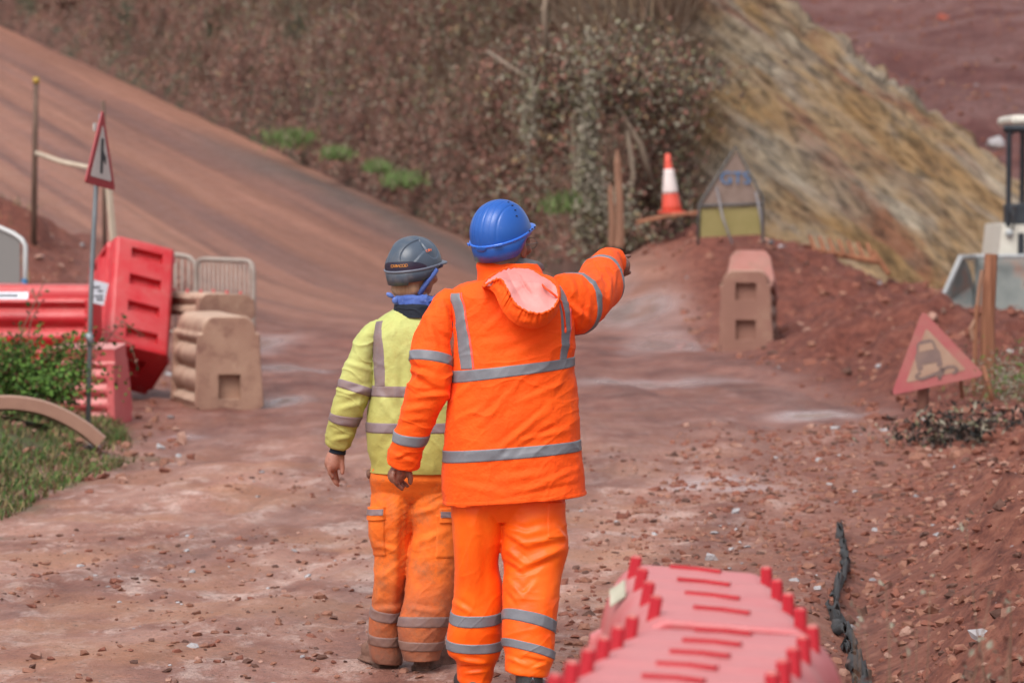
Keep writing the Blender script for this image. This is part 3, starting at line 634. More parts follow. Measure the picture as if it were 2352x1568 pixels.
# bush in front of the red barriers
bc = W(90, 930, 28.3); bz = ground_at(bc[0], bc[1]); bu = thing('bush', 'low leafy green bush in front of the red plastic barriers', 'bush', (bc[0], bc[1], bz))
GL = [leafm('bush_green', (0.11, 0.21, 0.04)), leafm('bush_mid', (0.075, 0.145, 0.035)), leafm('bush_dark', (0.035, 0.065, 0.02)), leafm('bush_brown', (0.17, 0.08, 0.05))]
mb = MB(); Q = []
for i in range(60):
    a = W(random.uniform(-140, 190), 930, 28.3+random.uniform(-.3, .3)); b = W(random.uniform(-150, 215), random.uniform(760, 860), 28.2+random.uniform(-.4, .4)); m_ = (a+b)/2+np.array([random.uniform(-.1, .1), 0, .05])
    mb.tube([a, m_, b], [.007, .005, .003], 5); Q += [a*(1-k)**2+2*m_*k*(1-k)+b*k*k for k in np.linspace(.15, 1, 22)]
mb.build('stem', TW[1], bu, True); Q = np.repeat(np.array(Q), 5, 0)+RNG.normal(0, .045, (len(Q)*5, 3))
leaves('foliage', np.vstack([Q, cloud(2600, [(-40, 860, 28.2, 170, 70, .4), (100, 870, 28.1, 130, 55, .6)])]), 0.042, GL, None, w=[.4, .32, .18, .1], kind=None, parent=bu)
# a bramble spray reaching over the tall red barrier
sp_ = thing('bramble_spray', 'thin bramble shoots with few dark leaves crossing the upright red barrier', 'bramble', tuple(W(190, 880, 29.5)))
mb = MB(); Q = []
for pts in [[(190, 880), (230, 800), (270, 750), (285, 740), (330, 770)], [(200, 850), (240, 760), (300, 790), (318, 850)], [(60, 840), (70, 740), (90, 700), (75, 670)], [(30, 830), (50, 760), (100, 650)]]:
    P = [W(a, b, 29.4) for a, b in pts]; mb.tube(P, [.005]*len(P), 5); Q += P+[(P[i]+P[i+1])/2 for i in range(len(P)-1)]
mb.build('stem', TW[1], sp_, True); Q = np.repeat(np.array(Q), 3, 0)+RNG.normal(0, .035, (len(Q)*3, 3)); leaves('foliage', Q, .05, [GL[2], LB[0]], None, kind=None, parent=sp_)
# dried weeds close to the camera at lower right
for (a, b, lab) in [(2000, 8.6, 'dried brown weed in the lower right foreground, nearest the black membrane'), (2110, 9.2, 'tall dried weed in the lower right foreground, second from the black membrane'), (2230, 8.4, 'dried weed with seed heads in the lower right foreground, third from the membrane'), (2330, 9.6, 'dried weed at the right edge of the foreground rubble')]:
    x = (a-CXP)/F*b; z = ground_at(x, b); t = thing('dried_weed', lab, 'weed', (x, b, z), 'dried weeds in the foreground'); mb = MB(); Q = []
    for k in range(7):
        P = [np.array([x, b, z])]
        dx, dy = random.uniform(-.13, .13), random.uniform(-.2, .2)
        for j in range(1, 6): P.append(np.array([x+dx*j/5*(1+.3*j/5), b+dy*j/5, z+1.02*j/5*random.uniform(.85, 1.05)]))
        mb.tube(P, [.003, .0027, .0024, .002, .0017, .0012], 5)
        for j in (3, 4, 5): Q += [P[j]]*4
    mb.build('stem', TW[1], t, True); Q = np.array(Q)+RNG.normal(0, .018, (len(Q), 3)); leaves('seed_heads', Q, .022, [LB[0], LB[4]], None, kind=None, parent=t)  # small quads bunched on the upper stems are the seed heads
# ------------------------------------------------------------ plastic water barriers
DP = (0.42, 0.24, 0.18)
PR = M('red_plastic', [(0.46, 0.010, 0.018), (0.52, 0.018, 0.026)], 3, 0.40, 0.002, 20, dirt=(.40, .10, .08), dscale=6, dpos=(.55, .8), dust=(0.50, 0.13, 0.125), dmin=0.35, dmax=1.5)
PRC = M('clean_red_plastic', [(0.44, 0.012, 0.025)], 3, 0.45, dust=(0.50, 0.25, 0.2), dmin=.55, dmax=1.4)
PRD = M('dusty_red_plastic', [(0.52, 0.04, 0.055), (0.58, 0.08, 0.09)], 1.2, 0.55, 0.003, 30, dirt=(0.44, 0.20, 0.17), dscale=3.5, dpos=(0.42, 0.75), dust=(0.56, 0.21, 0.215), dmin=-0.1, dmax=1.0)
PRP = M('faded_pink_plastic', [(0.50, 0.07, 0.08), (0.56, 0.12, 0.12)], 2, 0.5, 0.002, dust=(0.60, 0.28, 0.26), dmin=0.0, dmax=1.2)
PMUD = M('mud_caked_plastic', [(0.22, 0.105, 0.078), (0.27, 0.135, 0.10)], 2, 0.85, 0.006, 25, dirt=(0.32, 0.20, 0.14), dscale=2, dpos=(0.55, 0.8), dust=(0.40, 0.25, 0.19), dmin=0.2, dmax=0.9)
PTAN = M('tan_dusty_plastic', [(0.27, 0.14, 0.10), (0.36, 0.215, 0.15)], 2, 0.8, 0.006, 25, dirt=(0.20, 0.095, 0.07), dscale=6, dpos=(0.48, 0.7), dust=(0.52, 0.36, 0.27), dmin=0.1, dmax=0.8)
PDK = M('recess_shade', [(0.16, 0.075, 0.055)], 3, 0.9); PDR = M('recess_red', [(0.30, 0.005, 0.01)], 3, 0.6)
def barrier(name, label, group, mt, loc, R, L=1.2, H=1.0, wb=0.27, wt=0.20, ends=(), slots=0, lugs=0, lugsep=0.165, ridges=4, amp=0.022, topgroove=False, mt2=None, slot_top=False, feet=True):
    """local axes: x across, y along, z up, origin at base centre. Parts: body, lug, groove"""
    t = thing(name, label, 'barrier', loc, group); o = np.array(loc, float); X = lambda P: np.asarray(P, float) @ np.asarray(R).T+o
    zz = np.concatenate([np.linspace(0, .84*H, 56), .84*H+.16*H*np.sin(np.linspace(0, math.pi/2, 12)[1:])])
    w = []
    for z in zz:
        k = z/H; b = wb+(wt-wb)*min(k/.84, 1)
        if .12 < k < .84: b += amp*(abs(math.cos((k-.12)/.72*math.pi*ridges))**0.8*2-1)*min(1, (k-.12)/.05, (.84-k)/.05)
        if k > .84: q = (k-.84)/.16; b = wt-(wt-lugsep*.82)*(1-math.sqrt(max(0, 1-q*q)))
        w.append(b)
    prof = [(a, z) for a, z in zip(w, zz)]+[(-a, z) for a, z in list(zip(w, zz))[::-1]]
    ny = 62 if topgroove and lugs > 3 else 14; V = []; n = len(prof)
    for j in range(ny+1):
        y = (-L/2, -L/2+.012, -L/2+.06, -L/2+.075)[j] if j < 4 else ((L/2, L/2-.012, L/2-.06, L/2-.075)[ny-j] if j > ny-4 else -L/2+.075+(L-.15)*(j-3)/(ny-6)); k = .965 if j in (0, ny) else 1.0
        for (a, z) in prof:
            q_ = z/H
            if j in (0, 1, 2, ny-2, ny-1, ny) and .12 < q_ < .84: a = math.copysign(wb+(wt-wb)*q_/.84+amp, a)
            if topgroove and lugs > 3 and q_ > .84: z = z-.008*(q_-.84)/.16*abs(math.sin((y/L+.5)*math.pi*lugs))**.6
            V.append((a*k, y, z if z < .5*H else z-(1-k)*.3*H))
    Fs = [(j*n+i, (j+1)*n+i, (j+1)*n+(i+1) % n, j*n+(i+1) % n) for j in range(ny) for i in range(n)]
    Fs += [tuple(range(n))[::-1][::-1], tuple(ny*n+i for i in range(n))[::-1]]
    V = np.array(V); rg = .006 if mt in (PTAN, PMUD) else .0025; V[:, 0] += rg*1.4*fbm(V[:, 0]*3, V[:, 1]*5, V[:, 2]*5+loc[0], 7, 3); V[:, 2] += rg*(V[:, 2] > .05)*fbm(V[:, 0]*6+loc[0], V[:, 1]*6, V[:, 2]*2, 8, 3)
    body = npmesh('body', X(V), Fs, mt, t, True)
    cs = []
    for (sx, z0, sz) in ends:
        for s in (-1, 1): cs.append(MB().box(X([[0, s*L/2, z0]])[0], (sx, .16, sz), R))
    for k in range(slots):
        y = -L/2+L*(k+.5)/slots
        for s in ((1,) if slot_top else (-1, 1)):
            c = (0.02, y, H) if slot_top else (s*wb*.9, y, H*.5)
            cs.append(MB().box(X([c])[0], (wt*1.0, L*.095, .14) if slot_top else (.12, L*.09, .25*H), R))
    if cs: cut(body, cs)
    mm = body.data; mm.polygons.foreach_set('use_smooth', np.full(len(mm.polygons), True))
    try: modified(body, [('EDGE_SPLIT', dict(split_angle=math.radians(38)))])
    except Exception: pass
    for k in range(lugs):
        y = -L/2+L*(k+.5)/lugs
        for s in (-1, 1):
            b = MB().box(X([[s*lugsep, y, H+.0]])[0], (.026, .026, .064), np.asarray(R) @ rot(0, -s*0.10, 0), .006)
            b.build('lug', mt2 or mt, t); 
        if topgroove:
            g = MB()
            for (xa, ya, xb, yb) in ((-.062, .012, .0, .012), (.0, .012, .052, -.012)):
                p = np.array([xa, y+L/lugs*.45+ya-.02, H+.0015]); q = np.array([xb, y+L/lugs*.45+yb-.02, H+.0015])
                c = (p+q)/2; ang = math.atan2((q-p)[1], (q-p)[0]); g.box(X([c])[0], (np.linalg.norm(q-p)+.006, .011, .008), np.asarray(R) @ rot(0, 0, ang))
            g.build('groove', mt2 or mt, t)
    if feet:
        for s in (-1, 1):
            MB().box(X([[0, s*L*.28, .035]])[0], (wb*2+.03, L*.16, .07), R, .015).build('foot', mt, t)
    return t
# foreground row (leans slightly to the right)
RR = rot(0, math.radians(5.0), 0)
def row_pos(px, py, y=None):
    d = .9*F/(py-430); return (px-CXP)/F*d, d
a0 = row_pos(1620, 1312); a1 = row_pos(1640, 1418)
cA = ((a0[0]+a1[0])/2, (a0[1]+a1[1])/2)
barrier('water_barrier', 'dusty pinkish red plastic barrier at the far end of the foreground row, with white tag', 'plastic barriers in the foreground row', PRD, (cA[0]+.01-.087, cA[1], 0.0), RR @ rot(0, 0, math.radians(1)), L=1.12, lugs=4, lugsep=.155, wb=.29, wt=.215, topgroove=True, mt2=PRC, ridges=3)
c0 = row_pos(1636, 1440); yaw = math.radians(-10); dirv = np.array([math.sin(yaw), -math.cos(yaw)])
cB = np.array([.335, 7.02])
barrier('water_barrier', 'dusty pinkish red plastic barrier turned slightly left, nearest the bottom edge', 'plastic barriers in the foreground row', PRD, (cB[0]-.03, cB[1], 0.0), rot(0, math.radians(2.0), 0) @ rot(0, 0, yaw), L=1.16, lugs=6, lugsep=.185, wb=.31, wt=.245, topgroove=True, mt2=PRC, ridges=3)
tg = MB().box(W(1419, 1362, 8.44), (.045, .06, .004), rot(math.radians(32), 0, 0) @ rot(0, math.radians(-42), 0)); tg.build('tag', M('tag_white', [(0.34, 0.32, 0.24), (0.5, 0.48, 0.38)], 20, .6), [o for o in COL.objects if o.name == 'water_barrier'][0])
# right stack: mud-caked barrier seen end on, pink one tilted on top of it
c = G(1722, 806); zb = ground_at(c[0], c[1]+.6)
sR = rot(0, 0, math.radians(-7))
barrier('water_barrier', 'mud brown plastic barrier standing end on beside the road, under a tilted pink one', 'barriers by the right berm', PMUD, (c[0]+.02, c[1]+.55, zb-.05), sR, L=1.1, H=.98, wb=.285, wt=.26, ends=((.23, .30, .23), (.24, .74, .20)), amp=.03, feet=False)
p = W(1733, 668, c[1]+.25)
barrier('water_barrier', 'faded pink plastic barrier resting tilted on top of the mud brown end on barrier', 'barriers by the right berm', M('pink_muddy_plastic', [(0.34, 0.12, 0.10), (0.40, 0.17, 0.14)], 2, 0.7, 0.004, dirt=(.28, .14, .105), dscale=5, dust=(0.43, 0.235, 0.20), dmin=0.0, dmax=1.0), (p[0], p[1]+.4, p[2]-.06), sR @ rot(math.radians(-14), 0, 0), L=1.0, H=.42, wb=.27, wt=.21, lugs=2, lugsep=.15, topgroove=True, ridges=2, feet=False)
# left pile
c = W(508, 930, 32.6); zb = ground_at(c[0], 32.6)
barrier('water_barrier', 'tan mud coated plastic barrier with square recess in its end, beside the red ones', 'barrier pile on the left', PTAN, (c[0]-.10, 33.3, zb-.10), rot(0, 0, math.radians(15)), L=1.3, H=.90, wb=.285, wt=.235, ends=((.20, .28, .22),), ridges=3, amp=.035, feet=False)
p = W(470, 700, 34.2)
barrier('water_barrier', 'pale pinkish plastic barrier lying on top behind the tan mud coated one', 'barrier pile on the left', PTAN, (p[0]-.02, 34.6, p[2]-.12), rot(0, math.radians(3), math.radians(28)), L=.95, H=.22, wb=.28, wt=.25, lugs=3, lugsep=.2, mt2=PRP, ridges=1, feet=False)
# red barrier standing on its end: its length axis points up, slots face the camera
p = W(293, 893, 34.0); RU = rot(0, 0, math.radians(24)) @ np.array([[0, 0, -1.], [0, 0, 0], [0, 0, 0]]) if False else None
ex = np.array([math.cos(math.radians(24)), math.sin(math.radians(24)), 0]); fwd = np.array([math.sin(math.radians(24)), -math.cos(math.radians(24)), 0])  # top of barrier faces fwd
lean = rot(math.radians(-36), math.radians(0), 0); RU = lean @ np.stack([ex, np.array([0, 0, 1.]), fwd], 1)
barrier('water_barrier', 'bright red plastic barrier standing upright on its end with four slots in its face', 'barrier pile on the left', PR, tuple(W(270, 766, 34.6)), RU, L=1.18, H=.70, wb=.32, wt=.305, slots=4, slot_top=True, lugsep=.30, ends=((.28, .38, .26),), ridges=2, amp=.03, feet=False)
p = W(20, 770, 33.0); RL = rot(0, 0, math.radians(87))
barrier('water_barrier', 'long red ribbed plastic barrier lying level at the left edge behind the green bush', 'barrier pile on the left', PR, (p[0]-.35, 33.4, W(0, 842, 33)[2]), RL, L=2.2, H=.72, wb=.26, wt=.20, ridges=3, amp=.035, feet=True)
p = W(200, 950, 30.3)
barrier('water_barrier', 'small faded pink ribbed barrier leaning at the foot of the upright red barrier', 'barrier pile on the left', PRP, (p[0]-.02, 30.9, p[2]-.12), rot(0, math.radians(-8), math.radians(74)), L=.56, H=.66, wb=.19, wt=.13, ridges=4, amp=.026, feet=False)
# sheets on them
WH = M('white_label', [(0.62, 0.64, 0.72), (0.75, 0.77, 0.84)], 6, .5); INK = M('ink', [(0.03, 0.035, 0.05)], 3, .6)
p = W(226, 672, 33.05); Rn = rot(0, 0, math.radians(28)); t = thing('notice', 'small white notice fixed on the upright red barrier behind the sign pole', 'notice', tuple(p))
MB().box(p, (.15, .006, .20), Rn @ rot(0, math.radians(14), 0)).build('sheet', WH, t)
for k, (a, b, w_) in enumerate([(-.02, .05, .07), (.015, .015, .045), (0, -.03, .08), (.01, -.06, .06)]): MB().box(p+Rn @ np.array([a, -.006, b]), (w_, .004, .013), Rn).build('writing', INK, t)
p = W(18, 679, 32.95); t = thing('notice', 'long white strip notice on the level red barrier at the left edge', 'notice', tuple(p)); MB().box(p, (.36, .006, .07), rot(math.radians(-30))).build('sheet', WH, t); MB().box(p+[-.02, -.007, .003], (.22, .004, .018), rot(math.radians(-30))).build('writing', INK, t)
# red barrier piece behind, top left
p = W(5, 664, 35); barrier('water_barrier', 'short red barrier end showing above the level red barrier at the left edge', 'barrier pile on the left', PR, (p[0]-.1, 35.2, p[2]-.5), rot(0, 0, 1.2), L=.5, H=.55, wb=.16, wt=.1, ridges=3, feet=False)
# curved brown dusty edging over the grass
mb = MB(); pts = []
for (a, b) in [(-260, 1010), (-160, 950), (-60, 930), (0, 925), (50, 927), (100, 937), (150, 958), (195, 985), (232, 1016)]: pts.append((a, b))
K = np.array(pts, float); tt = np.linspace(0, 1, 60); C = interp_cols(np.linspace(0, 1, len(K)), K, tt)
V = []
for i, (a, b) in enumerate(C):
    T_ = C[min(i+1, 59)]-C[max(i-1, 0)]; T_ /= np.linalg.norm(T_); nn = np.array([-T_[1], T_[0]])*21
    for (sx, dy) in ((-1, -.16), (-1, .16), (-.75, .2), (.75, .2), (1, .16), (1, -.16), (.75, -.2), (-.75, -.2)): V.append(W(a+nn[0]*.85*sx*-1, b-nn[1]*.85*sx*-1*-1, 26.6+dy))
Fs = [(j*8+i, j*8+(i+1) % 8, (j+1)*8+(i+1) % 8, (j+1)*8+i) for j in range(59) for i in range(8)]+[tuple(range(8)), tuple(range(59*8, 60*8))]
o = npmesh('curved_edging', V, Fs, M('brown_plastic', [(0.24, 0.12, 0.085), (0.32, 0.17, 0.12)], 3, .75, .003, dust=(.36, .22, .165)), None, True); modified(o, [('EDGE_SPLIT', dict(split_angle=math.radians(35)))]); recenter(o); tag(o, 'arched brown plastic edging strip bowed over the grass verge below the green bush', 'edging')
# ------------------------------------------------------------ steel crowd barriers
GALV = M('dull_galvanised', [(0.30, 0.24, 0.21), (0.40, 0.34, 0.30)], 5, .6, metal=.2); PALE = M('pale_galvanised', [(0.42, 0.42, 0.42), (0.55, 0.55, 0.55)], 5, .5, metal=.3)
def crowd(x0, x1, yt0, yt1, yb0, yb1, d0, d1, label, group='steel pedestrian barriers', nb=13, mt=GALV, panel=None):
    a, b = W(x0, yb0, d0), W(x1, yb1, d1); A, B = W(x0, yt0, d0), W(x1, yt1, d1)
    t = thing('pedestrian_barrier', label, 'barrier', tuple((a+b)/2), group)
    def P(u, v): return (a*(1-u)+b*u)*(1-v)+(A*(1-u)+B*u)*v
    pts = [P(0, 0), P(0, .5), P(0, .88), P(.02, .95), P(.07, .99), P(.14, 1), P(.5, 1), P(.86, 1), P(.93, .99), P(.98, .95), P(1, .88), P(1, .5), P(1, 0)]
    MB().tube(pts, .026, 8).build('frame', mt, t, True); MB().tube([P(0, .14), P(1, .14)], .016, 8).build('rail', mt, t, True)
    if panel: MB().prism([P(.03, .14), P(.97, .14), P(.97, .93), P(.9, .985), P(.1, .985), P(.03, .93)], (0, 1, 0), .006).build('mesh_panel', panel, t)
    else:
        for k in range(1, nb): MB().tube([P(k/nb, .14), P(k/nb, 1)], .011, 6).build('bar', mt, t, True)
crowd(451, 582, 594, 599, 800, 815, 39, 38.6, 'steel pedestrian barrier with thin bars nearest the road, behind the tan mud coated barrier')
crowd(250, 449, 568, 590, 790, 790, 39.4, 39.2, 'steel pedestrian barrier with thin bars partly hidden behind the upright red barrier')
m, nt, bs = newmat('mesh_grey'); bs.inputs['Base Color'].default_value = (.19, .18, .175, 1); bs.inputs['Roughness'].default_value = .7
crowd(-330, 58, 400, 545, 690, 700, 38, 37, 'grey steel barrier with solid mesh infill and pale rounded frame at the left edge', mt=PALE, panel=m)
mb = MB(); mb.tube([W(56, 640, 36.9), W(56, 675, 36.9)], .03, 8); recenter(mb.build('blue_tape', M('blue_tape', [(0.06, 0.2, 0.4)], 3, .5))); tag(COL.objects[-1], 'short band of blue tape wrapped on the grey frame at the left edge', 'tape')
# ------------------------------------------------------------ height-gauge posts at the haul road
DKW = M('dark_post', [(0.085, 0.05, 0.035), (0.16, 0.095, 0.07)], 4, .8, mscale=(4, 4, 1)); YEL = M('faded_yellow', [(0.42, 0.27, 0.05)], 3, .6); PWD = M('pale_timber', [(0.42, 0.33, 0.25), (0.56, 0.47, 0.37)], 4, .75, .002, mscale=(4, 4, 1))
a = W(77, 500, 47); t = thing('post_and_rail', 'tall dark post with yellow cap and pale sloping rail, left of the sign', 'post', tuple(a))
MB().tube([a-[0, 0, .5], W(80, 330, 47), W(83, 186, 47)], [.038, .036, .034], 10).build('post', DKW, t, True)
MB().tube([W(83, 192, 47), W(83, 178, 47)], .042, 10).build('cap', YEL, t, True)
MB().tube([W(84, 352, 46.95), W(140, 372, 46.6), W(238, 392, 46)], .032, 8).build('rail', PWD, t, True)
a = W(241, 600, 44); t = tag(recenter(MB().tube([a, W(239, 420, 44), W(237, 232, 44)], .024, 8).build('dark_stake', DKW, None, True)), 'thin dark brown stake standing right behind the side road sign', 'stake')
tag(recenter(MB().tube([W(268, 640, 40), W(256, 500, 40), W(246, 395, 40)], .036, 4).build('pale_pole', PWD, None, False)), 'pale timber pole leaning behind the upright red barrier', 'pole')
# ------------------------------------------------------------ road signs
SGR = M('sign_red', [(0.30, 0.02, 0.03), (0.36, 0.03, 0.04)], 4, .4); SGW = M('sign_white', [(0.52, 0.50, 0.48), (0.62, 0.60, 0.57)], 3, .4); SGB = M('sign_black', [(0.02, 0.028, 0.035)], 3, .4)
PGR = M('pole_grey', [(0.17, 0.19, 0.21), (0.25, 0.27, 0.29)], 5, .45, metal=.3)
def bary(P, w): return P[0]*w[0]+P[1]*w[1]+P[2]*w[2]
def shrink(P, k): c = sum(P)/3; return [c+(q-c)*k for q in P]
def rounded(P, r=.07, n=4):
    out = []
    for i in range(3):
        p, a, b = P[i], P[i-1], P[(i+1) % 3]; s = p+(a-p)*r; e = p+(b-p)*r
        for k in range(n+1): q = k/n; out.append(s*(1-q)**2+2*p*q*(1-q)+e*q*q)
    return out
def tri_sign(T, nrm, t, red, white, k=.66, back=None):
    nrm = nrm/np.linalg.norm(nrm)
    MB().prism(rounded(T), -nrm, .012).build('plate', red, t)
    I = shrink(T, k); MB().prism([q+nrm*.002 for q in rounded(I, .05)], nrm, .002).build('panel', white, t)
    return I, nrm
dS = 28.0
pole_b = G(204, 948); pb = W(204, 935, dS); t = thing('warning_sign', 'red and white triangular side road ahead sign on a thin grey pole at left', 'road sign', (pb[0], pb[1], ground_at(pb[0], pb[1])))
MB().tube([W(202, 990, dS), W(210, 640, dS), W(222, 400, dS+.02), W(233, 262, dS+.04)], .0185, 12).build('pole', PGR, t, True)
MB().tube([W(203, 765, dS-.01), W(209, 790, dS-.01)], .03, 10).build('clamp', PGR, t, True)
Ts = [W(237, 252, dS-.03), W(197, 419, dS-.13), W(264, 437, dS+.13)]
# push corners to real size: sign turned away from the camera
Ts = [W(237, 250, dS-.02), W(196, 419, dS-.27), W(265, 438, dS+.21)]
n_ = np.cross(Ts[1]-Ts[0], Ts[2]-Ts[0]); n_ = n_ if n_[1] < 0 else -n_
I, n_ = tri_sign(Ts, n_, t, SGR, SGW, .70)
def sym(I, quads, off, nm, mt, par, th=.003):
    mb = MB()
    for q in quads: mb.prism([bary(I, w)+n_cur*off for w in q], n_cur, th)
    return mb.build(nm, mt, par)
n_cur = n_
def uv(I, x, y):   # x -1..1 across the base, y 0 base..1 apex
    m_ = (I[1]+I[2])/2; return m_+(I[2]-I[1])/2*x+(I[0]-m_)*y
mb = MB()
for poly in ([(-.13, .10), (.09, .10), (.09, .74), (-.13, .74)], [(.09, .36), (.36, .28), (.36, .42), (.22, .46), (.09, .52)]): mb.prism([uv(I, *p_)+n_*.005 for p_ in poly], n_, .003)
mb.build('symbol', SGB, t)
MB().box(W(219, 292, dS-.05), (.035, .01, .06), rot(0, 0, .8)).build('bracket', SGW, t)
# slippery road sign, lower right
dW = 30.2; T2 = [W(2119, 712, dW+.1), W(2046, 908, dW), W(2263, 862, dW-.05)]
base = W(2150, 960, dW); t = thing('warning_sign', 'muddy red triangular slippery road sign with car symbol on a low frame at right', 'road sign', (base[0], base[1], ground_at(base[0], base[1])))
SRD = M('sign_red_dusty', [(0.30, 0.045, 0.055), (0.33, 0.075, 0.07)], 3, .6, dirt=(.27, .12, .09), dscale=1.5, dpos=(.4, .75)); STN = M('sign_tan', [(0.29, 0.18, 0.125), (0.35, 0.24, 0.175)], 2.5, .7, dirt=(.26, .13, .085), dscale=2, dpos=(.4, .65)); SDK = M('sign_symbol_dirty', [(0.12, 0.075, 0.07), (0.19, 0.115, 0.095)], 5, .7)
n_ = np.cross(T2[1]-T2[0], T2[2]-T2[0]); n_ = n_ if n_[1] < 0 else -n_
I, n_ = tri_sign(T2, n_, t, SRD, STN, .64); mb = MB()
def S2(poly): poly = [((x_+.06)*1.3-.08, (y_-.36)*1.2+.38) for x_, y_ in poly]; mb.prism([uv(I, *p_)+n_*.005 for p_ in poly], n_, .003)
S2([(-.42, .28), (.22, .28), (.22, .44), (.16, .50), (.12, .64), (.04, .68), (-.22, .68), (-.31, .64), (-.36, .50), (-.42, .44)])
S2([(-.42, .20), (-.28, .20), (-.28, .28), (-.42, .28)]); S2([(.08, .20), (.22, .20), (.22, .28), (.08, .28)])
def swirl(pts, w=.035):
    for (x0, y0), (x1, y1) in zip(pts[:-1], pts[1:]):
        dx, dy = x1-x0, y1-y0; l = math.hypot(dx*1.0, dy*1.7); a_, b_ = -dy*1.7/l*w, dx/l*w*.75
        S2([(x0-a_, y0-b_), (x1-a_, y1-b_), (x1+a_, y1+b_), (x0+a_, y0+b_)])
swirl([(-.36, .17), (-.50, .11), (-.40, .05), (-.15, .07), (.1, .10), (.32, .16), (.5, .14), (.56, .07), (.42, .03)]); swirl([(.12, .17), (.22, .13), (.16, .06), (.05, .02), (.10, -.02)])
mb.build('symbol', SDK, t); m2 = MB()
S3 = [uv(I, (p_[0]+.06)*1.3-.08, (p_[1]-.36)*1.2+.38)+n_*.0085 for p_ in [(-.30, .50), (.10, .50), (.07, .62), (-.26, .62)]]; m2.prism(S3, n_, .002).build('symbol', STN, t)
for (x0, y0, x1, y1, r_) in [(2120, 800, 2120, 965, .05), (2205, 850, 2210, 915, .016), (2258, 840, 2285, 935, .02)]: MB().tube([W(x0, y0, dW+.15), W(x1, y1, dW+.12)], r_, 10).build('leg', WDR if r_ < .05 else M('mud_leg', [(.22, .10, .075), (.3, .15, .11)], 5, .9), t, True)
# timber post by the bucket
t = thing('timber_post', 'thick rust brown timber post with splintered side, in front of the grey bucket', 'post', tuple(W(2268, 905, 31.5)))
MB().tube([W(2270, 960, 31.5), W(2268, 740, 31.5), W(2277, 583, 31.5)], [.066, .062, .055], 8).build('shaft', WDR, t)
for (pl) in ([(2237, 900), (2240, 780), (2244, 700)], [(2246, 700), (2250, 660), (2257, 620)], [(2236, 780), (2230, 755), (2240, 735)]): MB().tube([W(a, b, 31.35) for a, b in pl], .022, 6).build('splinter', WDR if pl[0][0] == 2237 else WD, t)
# temporary A-frame sign seen from behind
dA = 52.0; FRM = M('frame_steel', [(0.07, 0.065, 0.065), (0.14, 0.13, 0.125)], 5, .6, metal=.3); STR = M('strut_steel', [(0.16, 0.15, 0.16), (0.24, 0.22, 0.23)], 5, .5, metal=.3)
q = lambda a, b, dd=0: W(a, b, dA+dd)
t = thing('roadworks_sign', 'temporary triangle sign with yellow plate seen from behind on top of the berm', 'road sign', tuple(q(1680, 558)))
MB().tube([q(1603, 562), q(1606, 470), q(1690, 336), q(1752, 455), q(1752, 552)], .022, 8).build('frame', FRM, t, True)
MB().tube([q(1606, 473), q(1754, 468)], .022, 8).build('crossbar', FRM, t, True)
MB().prism([q(1611, 470, .02), q(1748, 464, .02), q(1691, 346, .02)], (0, 1, 0), .012).build('plate', M('back_plate', [(0.17, 0.115, 0.09), (0.24, 0.17, 0.145)], 6, .6), t)
MB().prism([q(1609, 480, .02), q(1748, 474, .02), q(1748, 538, .02), q(1607, 545, .02)], (0, 1, 0), .012).build('yellow_plate', M('yellow_plate', [(0.22, 0.18, 0.06), (0.26, 0.21, 0.08)], 6, .5), t)
MB().tube([q(1646, 430, -.03), q(1660, 500, -.15), q(1682, 560, -.35)], .016, 8).build('strut', STR, t, True); MB().tube([q(1736, 440, -.03), q(1748, 500, -.06), q(1754, 560, -.1)], .018, 8).build('strut', STR, t, True)
def text(s_, loc, size, mt, parent, R=None, name='writing', ex=.002):
    c_ = bpy.data.curves.new(name, 'FONT'); c_.body = s_; c_.size = size; c_.extrude = ex; c_.align_x = 'CENTER'; c_.align_y = 'CENTER'
    o = bpy.data.objects.new(name, c_); COL.objects.link(o); dg = bpy.context.evaluated_depsgraph_get(); me = bpy.data.meshes.new_from_object(o.evaluated_get(dg)); bpy.data.objects.remove(o)
    n = len(me.vertices); a = np.empty(n*3, np.float32); me.vertices.foreach_get('co', a); a = a.reshape(-1, 3) @ (R if R is not None else rot(math.pi/2)).T+np.asarray(loc)-ORG[parent.name]
    me.vertices.foreach_set('co', a.astype(np.float32).ravel()); me.materials.append(mt); o = bpy.data.objects.new(name, me); COL.objects.link(o); o.parent = parent; ORG[o.name] = ORG[parent.name]; return o
text('GTS', q(1689, 410, -.01), .24, M('blue_paint', [(0.05, 0.16, 0.33)], 3, .5), t, ex=.004)
# traffic cone
cb = W(1543, 489, 57.5); t = thing('traffic_cone', 'orange red traffic cone with white sleeve on a board atop the berm', 'cone', tuple(cb)); s = 57.5/F
CO = M('cone_orange', [(0.62, 0.07, 0.045), (0.70, 0.10, 0.06)], 4, .5); CW = M('cone_white', [(0.62, 0.52, 0.50), (0.72, 0.64, 0.62)], 4, .4)
ax = W(1533, 353, 57.5)-cb; ax = ax
def cone(v0, v1, nm, mt, ex=0): 
    n = 8; MB().tube([cb+ax*(v0+(v1-v0)*k/n) for k in range(n+1)], [(24-18.5*(v0+(v1-v0)*k/n))*s*1.0+ex for k in range(n+1)], 28).build(nm, mt, t, True)
cone(.02, 1.0, 'body', CO); cone(.33, .74, 'sleeve', CW, .006); MB().box(cb+[0, 0, .01], (50*s, 50*s, .04), rot(0, 0, .3), .01).build('base', CO, t)
